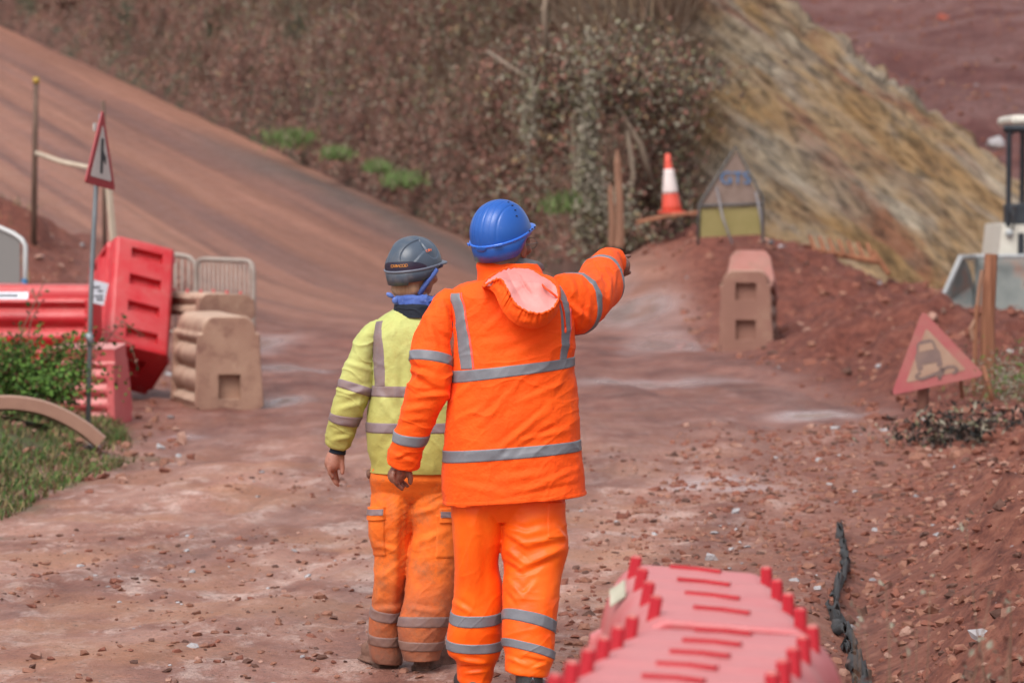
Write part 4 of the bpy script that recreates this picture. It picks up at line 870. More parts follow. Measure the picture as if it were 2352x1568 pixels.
# boards and debris
def plank(name, label, cat, pts, d, th, mt, dep=.15):
    P = [W(a, b, dd) for (a, b), dd in zip(pts, d)]; V = MB()
    for i in range(len(P)-1):
        c_ = (P[i]+P[i+1])/2; v = P[i+1]-P[i]; L = np.linalg.norm(v); V.box(c_, (L*1.02, dep, th), rot(0, -math.atan2(v[2], v[0]), 0), .01)
    return tag(recenter(V.build(name, mt)), label, cat)
plank('timber_board', 'long rusty brown board lying under the traffic cone', 'board', [(1463, 510), (1530, 496), (1602, 488)], [57.3, 57.3, 57.3], .06, WDR, .4)
plank('timber_board', 'orange brown board lying on the dark red hill at the top right', 'board', [(2155, 38), (2262, 70)], [138, 138], .22, M('orange_board', [(0.36, 0.09, 0.06)], 4, .8), .5)
t = thing('rusty_grille', 'rusty comb of slanting steel teeth lying at the foot of the rock face', 'scrap metal', tuple(W(1930, 625, 56.5)))
RU_ = M('rust', [(0.17, 0.06, 0.03), (0.30, 0.12, 0.06)], 8, .9, .004)
MB().tube([W(1852, 572, 56.4), W(1930, 586, 56.4), W(2016, 602, 56.2)], .05, 6).build('beam', RU_, t)
for k in range(7): x = 1862+k*22; MB().tube([W(x+12, 580+k*3, 56.3), W(x-2, 542+k*3, 56.7)], [.045, .028], 6).build('tooth', RU_, t)
MB().tube([W(2005, 578, 56.4), W(2042, 630, 56.2)], .04, 6).build('arm', RU_, t)
rocks('debris', np.array([W(a, b, 56.5) for a, b in [(1790, 575), (1815, 590), (1838, 602), (1862, 612), (1975, 645), (2000, 660), (1770, 560), (2050, 690), (2080, 705)]]), [.28, .22, .2, .15, .16, .2, .2, .2, .24], [RM[3], M('stone_slate', [(0.10, 0.10, 0.11), (0.2, 0.2, 0.21)], 8, .9)], 'grey broken stone along the top of the berm', flat=.6)
# ------------------------------------------------------------ loader at the right edge
dL = 50.0; q = lambda a, b, dd=0: W(a, b, dL+dd)
LW = M('machine_cream', [(0.56, 0.53, 0.46), (0.66, 0.63, 0.56)], 3, .5, dirt=(.35, .2, .14), dscale=3, dpos=(.6, .75)); LK = M('machine_black', [(0.012, 0.016, 0.022), (0.03, 0.035, 0.045)], 4, .5); LG = M('bucket_grey', [(0.13, 0.145, 0.14), (0.22, 0.23, 0.22)], 3, .7, dirt=(.28, .16, .12), dscale=3, dpos=(.52, .68)); LE = M('bucket_edge', [(0.30, 0.32, 0.34), (0.42, 0.44, 0.45)], 4, .5)
t = thing('wheel_loader', 'cream site loader with dark cab posts, white roof and grey bucket at the right edge', 'loader', tuple(q(2450, 780)))
s = dL/F
MB().box(q(2420, 278, .9), (230*s, 1.5, 22*s), None, .04).build('roof', LW, t)
for (x, dd) in ((2318, 0), (2349, 1.7), (2520, 0), (2500, 1.7)): MB().tube([q(x, 290, dd), q(x-2, 520, dd)], .036, 4).build('cab_post', LK, t)
MB().tube([q(2305, 296, 0), q(2530, 296, 0)], .05, 4).build('roof_rail', LK, t); MB().box(q(2425, 492, .9), (218*s, 1.3, 50*s), None, .03).build('cab_base', LK, t)
MB().box(q(2392, 455, .7), (70*s, .3, 90*s), None, .05).build('seat', LK, t)
MB().prism([q(2292, 604), q(2302, 516), q(2540, 516), q(2550, 604)], (0, 1, 0), 1.8).build('bonnet', LW, t)
for k in range(5): MB().box(q(2345+k*24, 560, -.03), (14*s, .03, 50*s)).build('grille', LK, t)
for x in (2318, 2520): MB().tube([q(x, 535, -.06), q(x, 535, .02)], .05, 14).build('headlight', LE, t, True)
MB().tube([q(2440, 470, .1), q(2400, 560, -.1), q(2360, 660, -.3)], .07, 6).build('lift_arm', LK, t); MB().box(q(2324, 305, .1), (8*s, .08, 10*s)).build('work_lamp', LE, t)
MB().tube([q(2318, 470, -.05), q(2332, 500, -.1), q(2325, 530, -.05)], .015, 6).build('hose', LK, t, True)
# bucket: side cheek, back plate, open mouth to the left
B = MB(); 
MB().prism([q(2206, 590, -1.0), q(2167, 680, -1.0), q(2172, 715, -1.0), q(2238, 748, -1.0), q(2245, 680, -.2), q(2222, 600, -.2)], (0.2, 1, 0), .04).build('bucket_side', LG, t)
MB().tube([q(2240, 590, -.25), q(2206, 590, -1.02), q(2166, 681, -1.02), q(2171, 716, -1.02), q(2238, 748, -1.02)], .036, 6).build('bucket_edge', LE, t)
MB().prism([q(2240, 588, -.2), q(2560, 588, -.2), q(2560, 748, -.5), q(2240, 748, -.5)], (0, 1, 0), .05).build('bucket_back', LG, t)
MB().tube([q(2206, 590, -1.0), q(2240, 588, -.4), q(2560, 588, -.4)], .03, 6).build('bucket_edge', LE, t)
MB().prism([q(2172, 716, -1.0), q(2238, 748, -1.0), q(2560, 748, -.9), q(2560, 716, -.9)], (0, .3, 1), .04).build('bucket_floor', LG, t)
for x in (2330, 2540):
    mb = MB(); c_ = q(x+60, 690, 1.4); mb.tube([c_-[.28, 0, 0], c_-[.22, 0, 0], c_+[.22, 0, 0], c_+[.28, 0, 0]], [.5, .62, .62, .5], 28); mb.build('tyre', LK, t, True)
# black torn membrane in the rubble
pts = [(1930, 1225), (1935, 1280), (1942, 1330), (1915, 1400), (1925, 1450), (1950, 1500), (1975, 1560), (2000, 1640)]
V = []; nn = 80
K = np.array([G(a, b)[:2] for a, b in pts]); C = interp_cols(np.linspace(0, 1, len(K)), K, np.linspace(0, 1, nn)); wd = np.interp(np.linspace(0, 1, nn), [0, .2, .4, .55, .8, 1], [.012, .018, .022, .06, .05, .05])
for i, (x, y) in enumerate(C):
    z = ground_at(x, y)
    for j, k in enumerate(np.linspace(-1, 1, 9)): V.append((x+k*wd[i]*.6+.02*vn(i*.7, j*.9, 0, 3), y+.03*vn(i*.9, j, 0, 4), z+.0+.05*(1-k*k)+.045*vn(i*.8, j*.8, 0, 5)))
gf = grid_faces(9, nn); ci = gf[:, 0]; gf = gf[(vn((ci % 9)*.55, (ci//9)*.33, 0, 6) > -.28) | (ci % 9 == 4)]
o = npmesh('membrane', V, gf, M('black_membrane', [(0.018, 0.019, 0.021), (0.06, 0.055, 0.055)], 6, .6, .01), None, True); modified(o, [('SOLIDIFY', dict(thickness=.006))]); recenter(o); tag(o, 'torn strip of black membrane sticking out of the rubble at lower right', 'membrane')
# dark hollow with brushwood under the sign mound
c_ = W(2235, 1010, 27.2); t = thing('brushwood', 'dark tangled brushwood in the hollow of the earth mound below the slippery road sign', 'brushwood', tuple(c_))
leaves('twigs', c_+RNG.normal(size=(2200, 3))*np.array([.26, .2, .10]), .07, [LB[3], LB[4], LB[5], M('near_black', [(.012, .011, .01)], 3, .9)], None, w=[.36, .14, .06, .44], kind=None, parent=t, asp=.35)  # brown and grey pieces mixed with near-black ones
c_ = W(2330, 880, 31.0); o = leaves('weed_patch', c_+RNG.normal(size=(2200, 3))*np.array([.22, .6, .13]), .05, [LB[6], LB[4], LB[5], LB[0]], None, w=[.2, .3, .2, .3], kind=None, asp=.3); recenter(o); tag(o, 'patch of green and brown weeds behind the slippery road sign at the right edge', 'weeds')
# ------------------------------------------------------------ people
def cloth(name, c0, c1, dirt=None, dpos=(.5, .7), dsc=3, rough=.75, weave=900, lowdirt=None, sheen=.03, fine=.0008):
    m, nt, bs = newmat(name); v = coords(nt)
    c = ramp(nt, noise(nt, v, 5, 5, .6), [(0.35, c0), (0.65, c1)])
    if dirt: c = mix(nt, c, dirt, ramp(nt, noise(nt, v, dsc, 9, .75), [(dpos[0], g3(0)), (dpos[1], g3(.8))]))
    if lowdirt:   # mud splashed up from the hem: (colour, z_top, z_full)
        sx = node(nt, 'ShaderNodeSeparateXYZ'); nt.links.new(v, sx.inputs[0])
        h = math_(nt, 'ADD', sx.outputs[2], math_(nt, 'MULTIPLY', math_(nt, 'SUBTRACT', noise(nt, v, 9, 7, .7), .5), .55))
        mr = node(nt, 'ShaderNodeMapRange'); mr.inputs[1].default_value = lowdirt[1]; mr.inputs[2].default_value = lowdirt[2]; mr.inputs[3].default_value = 0; mr.inputs[4].default_value = lowdirt[3] if len(lowdirt) > 3 else .85; mr.clamp = True
        nt.links.new(h, mr.inputs[0]); c = mix(nt, c, lowdirt[0], mr.outputs[0])
    nt.links.new(c, bs.inputs['Base Color']); bs.inputs['Roughness'].default_value = rough; bs.inputs['Sheen Weight'].default_value = sheen; bs.inputs['Specular IOR Level'].default_value = .3
    h = math_(nt, 'ADD', noise(nt, v, 22, 6, .65), math_(nt, 'MULTIPLY', noise(nt, v, 260, 2, .5), .12)); bump(nt, bs, h, fine*6); return m
ORA = cloth('orange_coat', (0.93, 0.082, 0.0025), (0.98, 0.108, 0.003), dirt=(0.42, 0.05, 0.014), dpos=(.60, .82), dsc=5, fine=.0013)
ORT = cloth('orange_trousers', (0.95, 0.095, 0.003), (1.0, 0.15, 0.006), rough=.45, fine=.0004)
ORM = cloth('muddy_orange', (0.80, 0.135, 0.012), (0.88, 0.19, 0.02), dirt=(0.38, 0.125, 0.045), dpos=(.50, .68), dsc=8, lowdirt=((0.19, 0.09, 0.062), .50, .02, .95))
YEM = cloth('yellow_cloth', (0.45, 0.48, 0.15), (0.54, 0.58, 0.215), dirt=(0.40, 0.30, 0.09), dpos=(.56, .74), dsc=4, lowdirt=((0.40, 0.33, 0.075), 1.42, .80, .85))
REF = cloth('reflective_tape', (0.155, 0.158, 0.18), (0.205, 0.21, 0.235), dirt=(.22, .15, .12), dpos=(.62, .8), rough=.38, sheen=0, fine=.0003)
REM = cloth('reflective_dull', (0.19, 0.14, 0.15), (0.25, 0.19, 0.20), dirt=(.24, .13, .09), dpos=(.5, .75), rough=.5, sheen=0, fine=.0003, lowdirt=((0.23, 0.125, 0.095), .45, .1, .9))
PNK = cloth('pink_lining', (0.60, 0.215, 0.20), (0.70, 0.29, 0.27), rough=.5)
GRC = cloth('grey_fleece', (0.10, 0.11, 0.125), (0.15, 0.155, 0.17)); NAV = cloth('navy_knit', (0.008, 0.012, 0.022), (0.018, 0.024, 0.04)); BLU = cloth('blue_cloth', (0.05, 0.10, 0.36), (0.14, 0.22, 0.55), dirt=(.5, .55, .8), dpos=(.62, .7), dsc=30)
BOOT = M('dark_leather', [(0.018, 0.018, 0.02), (0.04, 0.04, 0.043)], 8, .5, .003, dirt=(.14, .08, .06), dscale=10, dpos=(.5, .8)); BOOTM = M('mud_boot', [(0.16, 0.075, 0.05), (0.24, 0.125, 0.09)], 9, .9, .008, dirt=(.07, .04, .03), dscale=7, dpos=(.5, .65))
def skinm(n, c):
    m, nt, bs = newmat(n); v = coords(nt)
    k = ramp(nt, noise(nt, v, 40, 5, .6), [(.35, tuple(x*.72 for x in c)), (.6, c)])
    nt.links.new(k, bs.inputs['Base Color']); bs.inputs['Roughness'].default_value = .5; bs.inputs['Subsurface Weight'].default_value = .08; bs.inputs['Subsurface Radius'].default_value = (.02, .008, .005); bump(nt, bs, noise(nt, v, 120, 4, .6), .0012); return m
SK1 = skinm('skin_tan', (0.26, 0.105, 0.07)); SK2 = skinm('skin_ruddy', (0.42, 0.185, 0.13)); HAIR = M('grey_hair', [(0.12, 0.10, 0.085), (0.26, 0.23, 0.2)], 30, .6, .003, mscale=(1, 1, .1)); HAIRB = M('blond_hair', [(0.26, 0.14, 0.07), (0.48, 0.31, 0.19)], 40, .55, .004, mscale=(1, 1, .12))
HB = M('blue_helmet', [(0.008, 0.078, 0.36), (0.013, 0.10, 0.42)], 3, .40, 0.0004, 60, spec=.5, coat=.15, dirt=(.12, .18, .42), dscale=12, dpos=(.66, .8)); HBL = M('blue_helmet_rim', [(0.035, 0.16, 0.66)], 3, .3)
HK = M('dark_helmet', [(0.045, 0.065, 0.095), (0.075, 0.10, 0.14)], 5, .36, 0.0006, 60, dirt=(.13, .13, .14), dscale=14, dpos=(.5, .75)); HKL = M('dark_helmet_rim', [(0.14, 0.16, 0.21)], 5, .4); HKD = M('helmet_band_dark', [(0.012, 0.018, 0.04), (0.035, 0.02, 0.04)], 8, .35); BLK = M('slot_black', [(.005, .006, .01)], 3, .7)
z5 = lambda x, y: (872.8+.4982*x, 413.4+.4982*y); z4 = lambda x, y: (781+.3557*x, 1010.6+.3557*y); z3 = lambda x, y: (689+.46875*x, 413.4+.46875*y)
def foldnoise(amp, sc, ang, st=3.0, seed=0, base=.0):
    ca, sa = math.cos(ang), math.sin(ang)
    def f(P):
        a = P[..., 0]*ca+P[..., 2]*sa; b = -P[..., 0]*sa+P[..., 2]*ca
        w = .05*fbm(P[..., 0]*6, P[..., 2]*6, P[..., 1]*3, seed+3, 2)
        n = vn(a*sc/st, (b+w)*sc, P[..., 1]*sc*.5, seed); r = 1-np.abs(n)*2.2
        return amp*(np.clip(r, -.3, 1)**3*.8+.35*fbm(a*sc/st*1.7, b*sc*1.7, P[..., 1]*sc, seed+9, 3))
    return f
def disp(*fs, cr=None):
    def d(P, u, v):
        r = 0
        for f in fs: r = r+f(P)
        if cr: r = r+cr(P, u, v)
        return r
    return d
def R_(tr, *rows): return [(*tr(r[0], r[1]), *tr(r[2], r[3]), *r[4:]) for r in rows]
def hand(mb, wrist, base, tips_dirs, pr=.036):
    pass
def helmet(name_root, parent, c, yaw, pitch, ax, ay, h, m, mr, style, back=.045):
    Rm = np.array((Matrix.Rotation(-yaw, 3, 'Z') @ Matrix.Rotation(pitch, 3, 'X')))
    nu = 220; q = np.arange(nu)/nu*2*np.pi; X, Yq = np.cos(q), np.sin(q)
    rows = []
    bk = ss(0.25, -0.45, Yq)        # 1 at the back, 0 in front
    for k, t in enumerate(np.concatenate([np.linspace(0.001, 1, 90)])):
        a = t*math.pi/2; r = math.sin(a)**0.96; z = h*math.cos(a)**0.92
        x = ax*r*X; y = ay*r*Yq; 
        d = np.zeros(nu)
        if style == 'ribbed':
            for gx_ in (-.062, -.036, -.012, .012, .036, .062): d -= .0017*np.exp(-((x-gx_)/.0026)**2)*ss(.98, .85, t)*ss(0.10, .0, y-.085)
            d += .0006*np.exp(-((np.abs(x)-.049)/.010)**2)*ss(.95, .8, t)
        else:
            for sx in (-1, 0, 1):
                cx_, cy_, cz_ = ((-.060, -.075, .070), (.0, -.0, 9), (.060, -.075, .070))[sx+1]
                e = ((x-cx_)/.030)**2+((z-cz_)/.048)**2; kk = (y < 0)
                d -= .006*ss(1.05, .80, e)*kk
            for sx in (-1, 1): e = ((y-.03)/.045)**2+((z-.075)/.045)**2; d -= .005*ss(1.05, .8, e)*(x*sx > 0)
        o = np.stack([X*ax, Yq*ay, np.full(nu, z)], -1); o /= np.linalg.norm(o, axis=1, keepdims=True)
        rows.append(np.stack([x, y, np.full(nu, z)], -1)+o*d[:, None])
    rimz = -.004*np.ones(nu)
    w = .0015+.036*np.clip(Yq, 0, 1)**4+.0015*bk
    dr = -.012*np.clip(Yq, 0, 1)**2
    def ring(k, dz, e=0): return np.stack([X*(ax+w*e+k), Yq*(ay+w*e+k), dz], -1)
    shell = rows+[ring(-.001, np.full(nu, -.004))]
    skd = -(.014+back*bk)
    if style != 'ribbed': skd = skd+.010*(np.abs(X) > .55)*bk
    sk = [ring(-.002, np.full(nu, -.002)), ring(0.0015, np.full(nu, -.005)), ring(.0005, skd*.5), ring(-.002, skd), ring(-.008, skd+.001), ring(-.012, skd*.4), ring(-.010, np.full(nu, .0))]
    base = np.stack([0*X, 0*X, 0*X], -1)
    def put(rs, nm, mm):
        V = np.vstack(rs) @ Rm.T+c; o = npmesh(nm, V, grid_faces(nu, len(rs), True), mm, parent, True); return o
    hs = put(shell, 'helmet', m); put(sk, 'helmet_skirt', m)
    tz = .5*bk
    put([ring(-.002, .0075-.002*tz), ring(.0018, .0075+dr*.3-.002*tz, .4), ring(.002, .006+dr, 1), ring(.0025, .001+dr, 1), ring(.0, -.004+dr*.5, .8), ring(-.003, -.005+0*dr)], 'helmet_brim', mr)
    L = lambda x, y, z: np.array([x, y, z]) @ Rm.T+c
    return hs, L, Rm
def head(mb, c, yaw, pitch, s=1.0):
    Rm = np.array((Matrix.Rotation(-yaw, 3, 'Z') @ Matrix.Rotation(pitch, 3, 'X'))); L = lambda x, y, z: np.array([x, y, z])*s @ Rm.T+c
    E = lambda x, y, z, a, b, d, nn=20: mb.ell(L(x, y, z), (a*s, b*s, d*s), Rm, nn, 14)
    E(0, -.012, .02, .074, .094, .095); E(0, .012, -.03, .064, .078, .085); E(0, .045, -.075, .040, .040, .032); E(0, .035, -.055, .052, .052, .045)
    E(0, .088, -.005, .050, .012, .012); E(0, .094, -.030, .011, .014, .026); E(0, .102, -.042, .015, .011, .010); E(0, .084, -.066, .024, .010, .006); E(0, .082, -.075, .022, .010, .006)
    for sx in (-1, 1):
        E(sx*.040, .066, -.035, .022, .022, .022); E(sx*.030, .083, -.014, .013, .009, .010)
        ex_ = L(sx*.076, -.002, -.022); mb.ell(ex_, (.008*s, .018*s, .031*s), Rm @ rot(0, 0, sx*-.35), 14, 10); mb.ell(L(sx*.077, -.002, -.045), (.007*s, .011*s, .013*s), Rm, 10, 8)
    mb.chain([L(0, -.030, -.06), L(0, -.026, -.16)], [.052*s, .056*s]); return L, Rm
# ---- rear worker -----------------------------------------------------------------
D2 = 14.9
f2 = W(945, 1530, D2); zf = ground_at(f2[0], D2)
w2 = thing('person', 'worker in muddy yellow jacket, orange cargo trousers and dark grey helmet, walking away', 'person', (f2[0], D2, zf))
mb = MB(); hc = W(951, 622, D2); hL, hR = head(mb, hc, math.radians(38), math.radians(3), 1.0)
sh = [W(866, 795, D2), W(1050, 790, D2+.03)]; ne = W(955, 750, D2)
mb.chain([W(955, 690, D2), ne, W(957, 850, D2), W(958, 1000, D2), W(955, 1090, D2)], [.055, .065, .11, .12, .12])
mb.chain([sh[0], ne], [.04, .05]); mb.chain([sh[1], ne], [.04, .05])
wr = W(776, 1046, D2+.02); mb.chain([sh[0], W(812, 890, D2-.03), wr], [.04, .042, .027])
wr2 = W(1092, 1010, D2+.25); mb.chain([sh[1], W(1100, 880, D2+.05), wr2], [.05, .042, .027])
for a in ([W(905, 1090, D2), W(893, 1290, D2+.03), W(893, 1480, D2+.08)], [W(1000, 1090, D2), W(985, 1300, D2-.03), W(978, 1490, D2-.06)]): mb.chain(a, [.085, .06, .04])
px = lambda x, y, d=0: W(716.6+.10937*x, 992.3+.10937*y, D2+d)
mb.chain([wr, px(470, 520), px(440, 640)], [.027, .034, .036]); mb.ell(px(500, 560), (.036, .024, .045), rot(0, .25, 0))
for pts, r0 in (([(400, 640), (385, 800), (430, 960), (500, 1080)], .0095), ([(440, 660, .02), (430, 820, .02), (470, 980, .02), (545, 1110, .02)], .010), ([(480, 660, .045), (490, 800, .05), (515, 930, .05), (550, 1040, .05)], .0098), ([(370, 620, -.02), (350, 740, -.025), (370, 860, -.02), (430, 940, -.015)], .0085), ([(580, 500, -.005), (620, 620, -.01), (640, 740, -.01), (635, 850, -.01)], .0115)):
    P = [px(*p_) for p_ in pts]; mb.chain(P, [r0*1.12, r0, r0*.95, r0*.8], 10)
mb.chain([wr2, W(1095, 1050, D2+.3)], [.027, .035])
for k in range(4): mb.chain([W(1086+k*7, 1055, D2+.3), W(1084+k*6, 1085, D2+.28), W(1080+k*5, 1105, D2+.25)], [.010, .009, .008], 10)
mb.chain([W(1088, 1040, D2+.27), W(1080, 1070, D2+.25)], [.011, .009], 10)
remeshed(mb, 'body', SK2, w2, .0042, 4)
# hair under the helmet
mb = MB(); mb.ell(hc+hR @ np.array([0, -.018, -.018]), (.082, .094, .078), hR); mb.ell(hc+hR @ np.array([0, -.050, -.066]), (.070, .052, .044), hR); remeshed(mb, 'hair', HAIRB, w2, .005, 3)
hs, HL, HR = helmet('helmet', w2, hc+np.array([-.001, -.008, .016]), math.radians(42), math.radians(10), .106, .124, .124, HK, HKL, 'oval', .040)
# dark band across the back with orange lettering
def shellpt(HL, ax, ay, h, az, t, off): 
    a = t*math.pi/2; r = math.sin(a)**.96; p = np.array([ax*r*math.sin(az), -ay*r*math.cos(az), h*math.cos(a)**.92]); n_ = p/np.array([ax**2, ay**2, h**2]); n_ /= np.linalg.norm(n_); return HL(*(p+n_*off)), n_
V = []; na, nt_ = 40, 6
for j in range(nt_):
    for i in range(na):
        az = -.80+2.1*i/(na-1); t0 = .80+.14*(abs(az-.25)/1.05)**3; V.append(shellpt(HL, .106, .124, .124, az, t0+(.985-t0)*j/(nt_-1), .0015)[0])
npmesh('helmet_band', V, grid_faces(na, nt_), HKD, w2, True)
ORL = M('orange_letter', [(0.62, 0.24, 0.03)], 5, .5); ORR = M('orange_sticker', [(0.75, 0.16, 0.06)], 5, .5)
def curved_text(s_, az0, t, size, mt, nm, HL, dims):
    for i, ch in enumerate(s_):
        if ch == ' ': continue
        az = az0+(i-(len(s_)-1)/2)*size*.72/dims[1]; p, n_ = shellpt(HL, *dims, az, t, .0022); n_w = HR @ n_
        z_ = np.array([0, 0, 1.])-n_w*n_w[2]; z_ /= np.linalg.norm(z_); x_ = np.cross(z_, n_w); text(ch, p, size, mt, w2, np.stack([x_, z_, n_w], 1), nm, .0006)
curved_text('CARWOOD', math.radians(17), .885, .017, ORL, 'lettering', HL, (.106, .124, .124)); curved_text('CAW', math.radians(90), .66, .016, ORR, 'lettering', HL, (.106, .124, .124))
mb = MB(); mb.tube([HL(.104, .02, -.012), HL(.092, -.025, -.05), HL(.065, -.055, -.10)], [.012, .012, .010], 8); mb.build('chin_strap', BLU, w2, True)
MB().box(HL(.100, .05, -.004), (.012, .022, .014), HR, .003).build('helmet_clip', HKD, w2)
# blue cloth and navy collar round the neck
def ringloft(nm, rows, mt, par, amp=.004, sc=25, seed=0, expo=2.0, nu=140, nv=40, caps=(False, False)):
    l = Loft(rows, disp(foldnoise(amp, sc, .4, 2.5, seed)), expo); return l, l.mesh(nm, mt, par, nu, nv, caps)
ringloft('neckerchief', [(914, 706, 1006, 708, D2-.015, .080), (906, 698, 1008, 702, D2-.015, .090), (905, 688, 1006, 694, D2-.015, .090), (914, 676, 1004, 684, D2-.015, .082), (922, 672, 998, 680, D2-.015, .072)], BLU, w2, .011, 26, 4)
mb = MB(); mb.ell(W(896, 678, D2-.05), (.018, .012, .010), rot(0, .5, 0)); mb.ell(W(908, 690, D2-.07), (.014, .01, .014)); mb.ell(W(935, 684, D2-.08), (.016, .010, .008), rot(0, -.5, 0)); remeshed(mb, 'knot', BLU, w2, .003, 1)
ringloft('collar', [(906, 728, 1014, 728, D2-.015, .100), (904, 712, 1012, 712, D2-.015, .098), (909, 696, 1006, 700, D2-.015, .093), (918, 693, 996, 697, D2-.015, .082)], NAV, w2, .004, 18, 2)
# jacket
jd = disp(foldnoise(.003, 20, 1.0, 3.5, 21), foldnoise(.006, 7, .9, 3, 20), foldnoise(.004, 12, -.7, 2.5, 23), cr=creases([(905, 800, 912, 960, 10, .006), (925, 790, 930, 900, 9, -.004), (885, 1040, 930, 990, 9, .006), (870, 900, 900, 960, 9, .006)], D2))
J = Loft([(850, 1083, 1066, 1084, D2, .150), (852, 1078, 1066, 1080, D2, .152), (850, 1040, 1068, 1040, D2, .155), (845, 1000, 1068, 1000, D2, .155), (843, 955, 1066, 955, D2, .15), (850, 900, 1064, 900, D2, .145), (853, 845, 1062, 845, D2, .14), (853, 790, 1060, 788, D2, .135), (855, 760, 1054, 758, D2, .125), (862, 742, 1046, 740, D2, .11), (878, 727, 1032, 725, D2, .095), (896, 716, 1016, 715, D2, .085), (906, 711, 1010, 711, D2, .08)], jd, 2.5)
J.mesh('jacket', YEM, w2, 200, 260)
va = lambda L, x, y: L.vpix(x, y)[1]
J.ring('reflective_band', REM, w2, va(J, 930, 914), va(J, 930, 886)); J.ring('reflective_band', REM, w2, va(J, 930, 997), va(J, 930, 970))
def vband(L, pix, nm, mt, par, wpx):
    "pix: list of (x,y) centre, half width in px"
    A = np.array([L.vpix(x-w_, y) for x, y, w_ in pix]); B = np.array([L.vpix(x+w_, y) for x, y, w_ in pix]); k = np.linspace(0, 1, len(pix))
    return L.patch(nm, mt, par, lambda a, b: interp_cols(k, A, b)[..., 0]*(1-a)+interp_cols(k, B, b)[..., 0]*a, lambda a, b: interp_cols(k, A, b)[..., 1]*(1-a)+interp_cols(k, B, b)[..., 1]*a, 10, 80)
vband(J, [(872.5, 890, 14), (872, 840, 14), (869, 790, 14), (867, 755, 13), (870, 736, 12)], 'reflective_band', REM, w2, 0); vband(J, [(1035, 890, 14), (1035, 840, 14), (1034, 790, 14), (1030, 755, 13)], 'reflective_band', REM, w2, 0)
sd_ = disp(foldnoise(.0035, 20, -.3, 3, 32), foldnoise(.006, 10, -.3, 2, 31), cr=creases([(790, 830, 850, 850, 7, .006), (800, 905, 850, 890, 8, .008), (775, 940, 830, 925, 7, .006), (770, 980, 815, 985, 7, -.005), (765, 1010, 810, 1000, 6, .006)], D2))
SL = Loft(R_(z3, (378, 688, 412, 705, D2, .03), (338, 706, 400, 745, D2, .055), (290, 752, 380, 790, D2-.01, .066), (240, 855, 362, 880, D2-.02, .07), (200, 960, 352, 1005, D2-.03, .068), (182, 1018, 338, 1068, D2-.035, .066), (160, 1100, 318, 1118, D2-.035, .064), (148, 1180, 278, 1215, D2-.025, .06), (130, 1255, 255, 1280, D2-.01, .055), (134, 1290, 240, 1306, D2, .045), (150, 1300, 225, 1312, D2, .035)), sd_, 2.2)
SL.mesh('sleeve', YEM, w2, 120, 220)
SL.ring('reflective_band', REM, w2, va(SL, *z3(268, 990)), va(SL, *z3(262, 1042))); SL.ring('reflective_band', REM, w2, va(SL, *z3(220, 1155)), va(SL, *z3(208, 1207)))
ringloft('cuff', R_(z3, (148, 1300, 226, 1312, D2, .032), (146, 1320, 225, 1330, D2, .034), (142, 1332, 222, 1346, D2, .034), (150, 1336, 216, 1346, D2, .028)), NAV, w2, .001, 60, 5, caps=(False, True))
SR = Loft([(1028, 735, 1058, 748, D2, .04), (1045, 770, 1085, 755, D2, .06), (1058, 830, 1112, 825, D2+.02, .066), (1068, 890, 1126, 885, D2+.06, .066), (1070, 950, 1124, 950, D2+.14, .06), (1072, 1005, 1112, 1010, D2+.23, .05), (1080, 1012, 1104, 1016, D2+.24, .03)], disp(foldnoise(.006, 10, .3, 2, 37)), 2.2)
SR.mesh('sleeve', YEM, w2, 100, 160); SR.ring('reflective_band', REM, w2, .48, .56); SR.ring('reflective_band', REM, w2, .78, .86)
# trousers
def legL(rows, mt, cr, par, nm='trouser_leg', D=D2, amp=.006, seed=40, sc=8, expo=2.3):
    l = Loft(rows, disp(foldnoise(amp, sc, .5, 2.5, seed), foldnoise(amp*.6, sc*1.9, -.9, 2.5, seed+5), foldnoise(.003, 22, .6, 3.5, seed+8), cr=creases(cr, D)), expo); TS.append(l.mesh(nm, mt, par, 140, 260)); return l
hipc = Loft([(860, 1152, 1044, 1152, D2, .07), (853, 1130, 1052, 1130, D2, .105), (850, 1112, 1054, 1112, D2, .125), (848, 1100, 1056, 1100, D2, .138), (852, 1070, 1052, 1070, D2, .13)], disp(foldnoise(.003, 8, .5, 2, 39)), 2.6); TS = [hipc.mesh('seat', ORM, w2, 160, 80)]
l1 = legL([(856, 1120, 950, 1130, D2, .10), (850, 1165, 951, 1165, D2, .105), (853, 1240, 944, 1240, D2+.01, .098), (860, 1262, 942, 1270, D2+.015, .094), (860, 1320, 934, 1320, D2+.02, .09), (854, 1390, 926, 1400, D2+.05, .092), (847, 1430, 922, 1436, D2+.065, .095), (848, 1470, 924, 1476, D2+.075, .095), (852, 1505, 926, 1512, D2+.08, .092), (857, 1517, 925, 1524, D2+.08, .088)], ORM,
     [(868, 1250, 905, 1262, 7, .007), (915, 1130, 905, 1400, 10, .008), (890, 1130, 885, 1300, 10, -.005), (865, 1400, 915, 1395, 8, .007), (940, 1150, 938, 1260, 6, -.008)], w2, amp=.004)
l2 = legL([(948, 1120, 1050, 1120, D2, .10), (944, 1165, 1052, 1165, D2, .105), (950, 1215, 1050, 1215, D2-.01, .10), (942, 1280, 1048, 1280, D2-.03, .10), (934, 1330, 1046, 1330, D2-.04, .10), (926, 1390, 1040, 1392, D2-.06, .10), (916, 1425, 1033, 1425, D2-.07, .102), (917, 1470, 1020, 1472, D2-.07, .10), (922, 1500, 1012, 1500, D2-.07, .096), (926, 1514, 1009, 1512, D2-.07, .094)], ORM,
     [(955, 1180, 1000, 1165, 7, .008), (960, 1245, 1010, 1225, 8, .008), (950, 1290, 975, 1245, 7, -.007), (985, 1160, 1045, 1150, 6, .005), (940, 1395, 1000, 1405, 7, .006)], w2, seed=47, amp=.005)
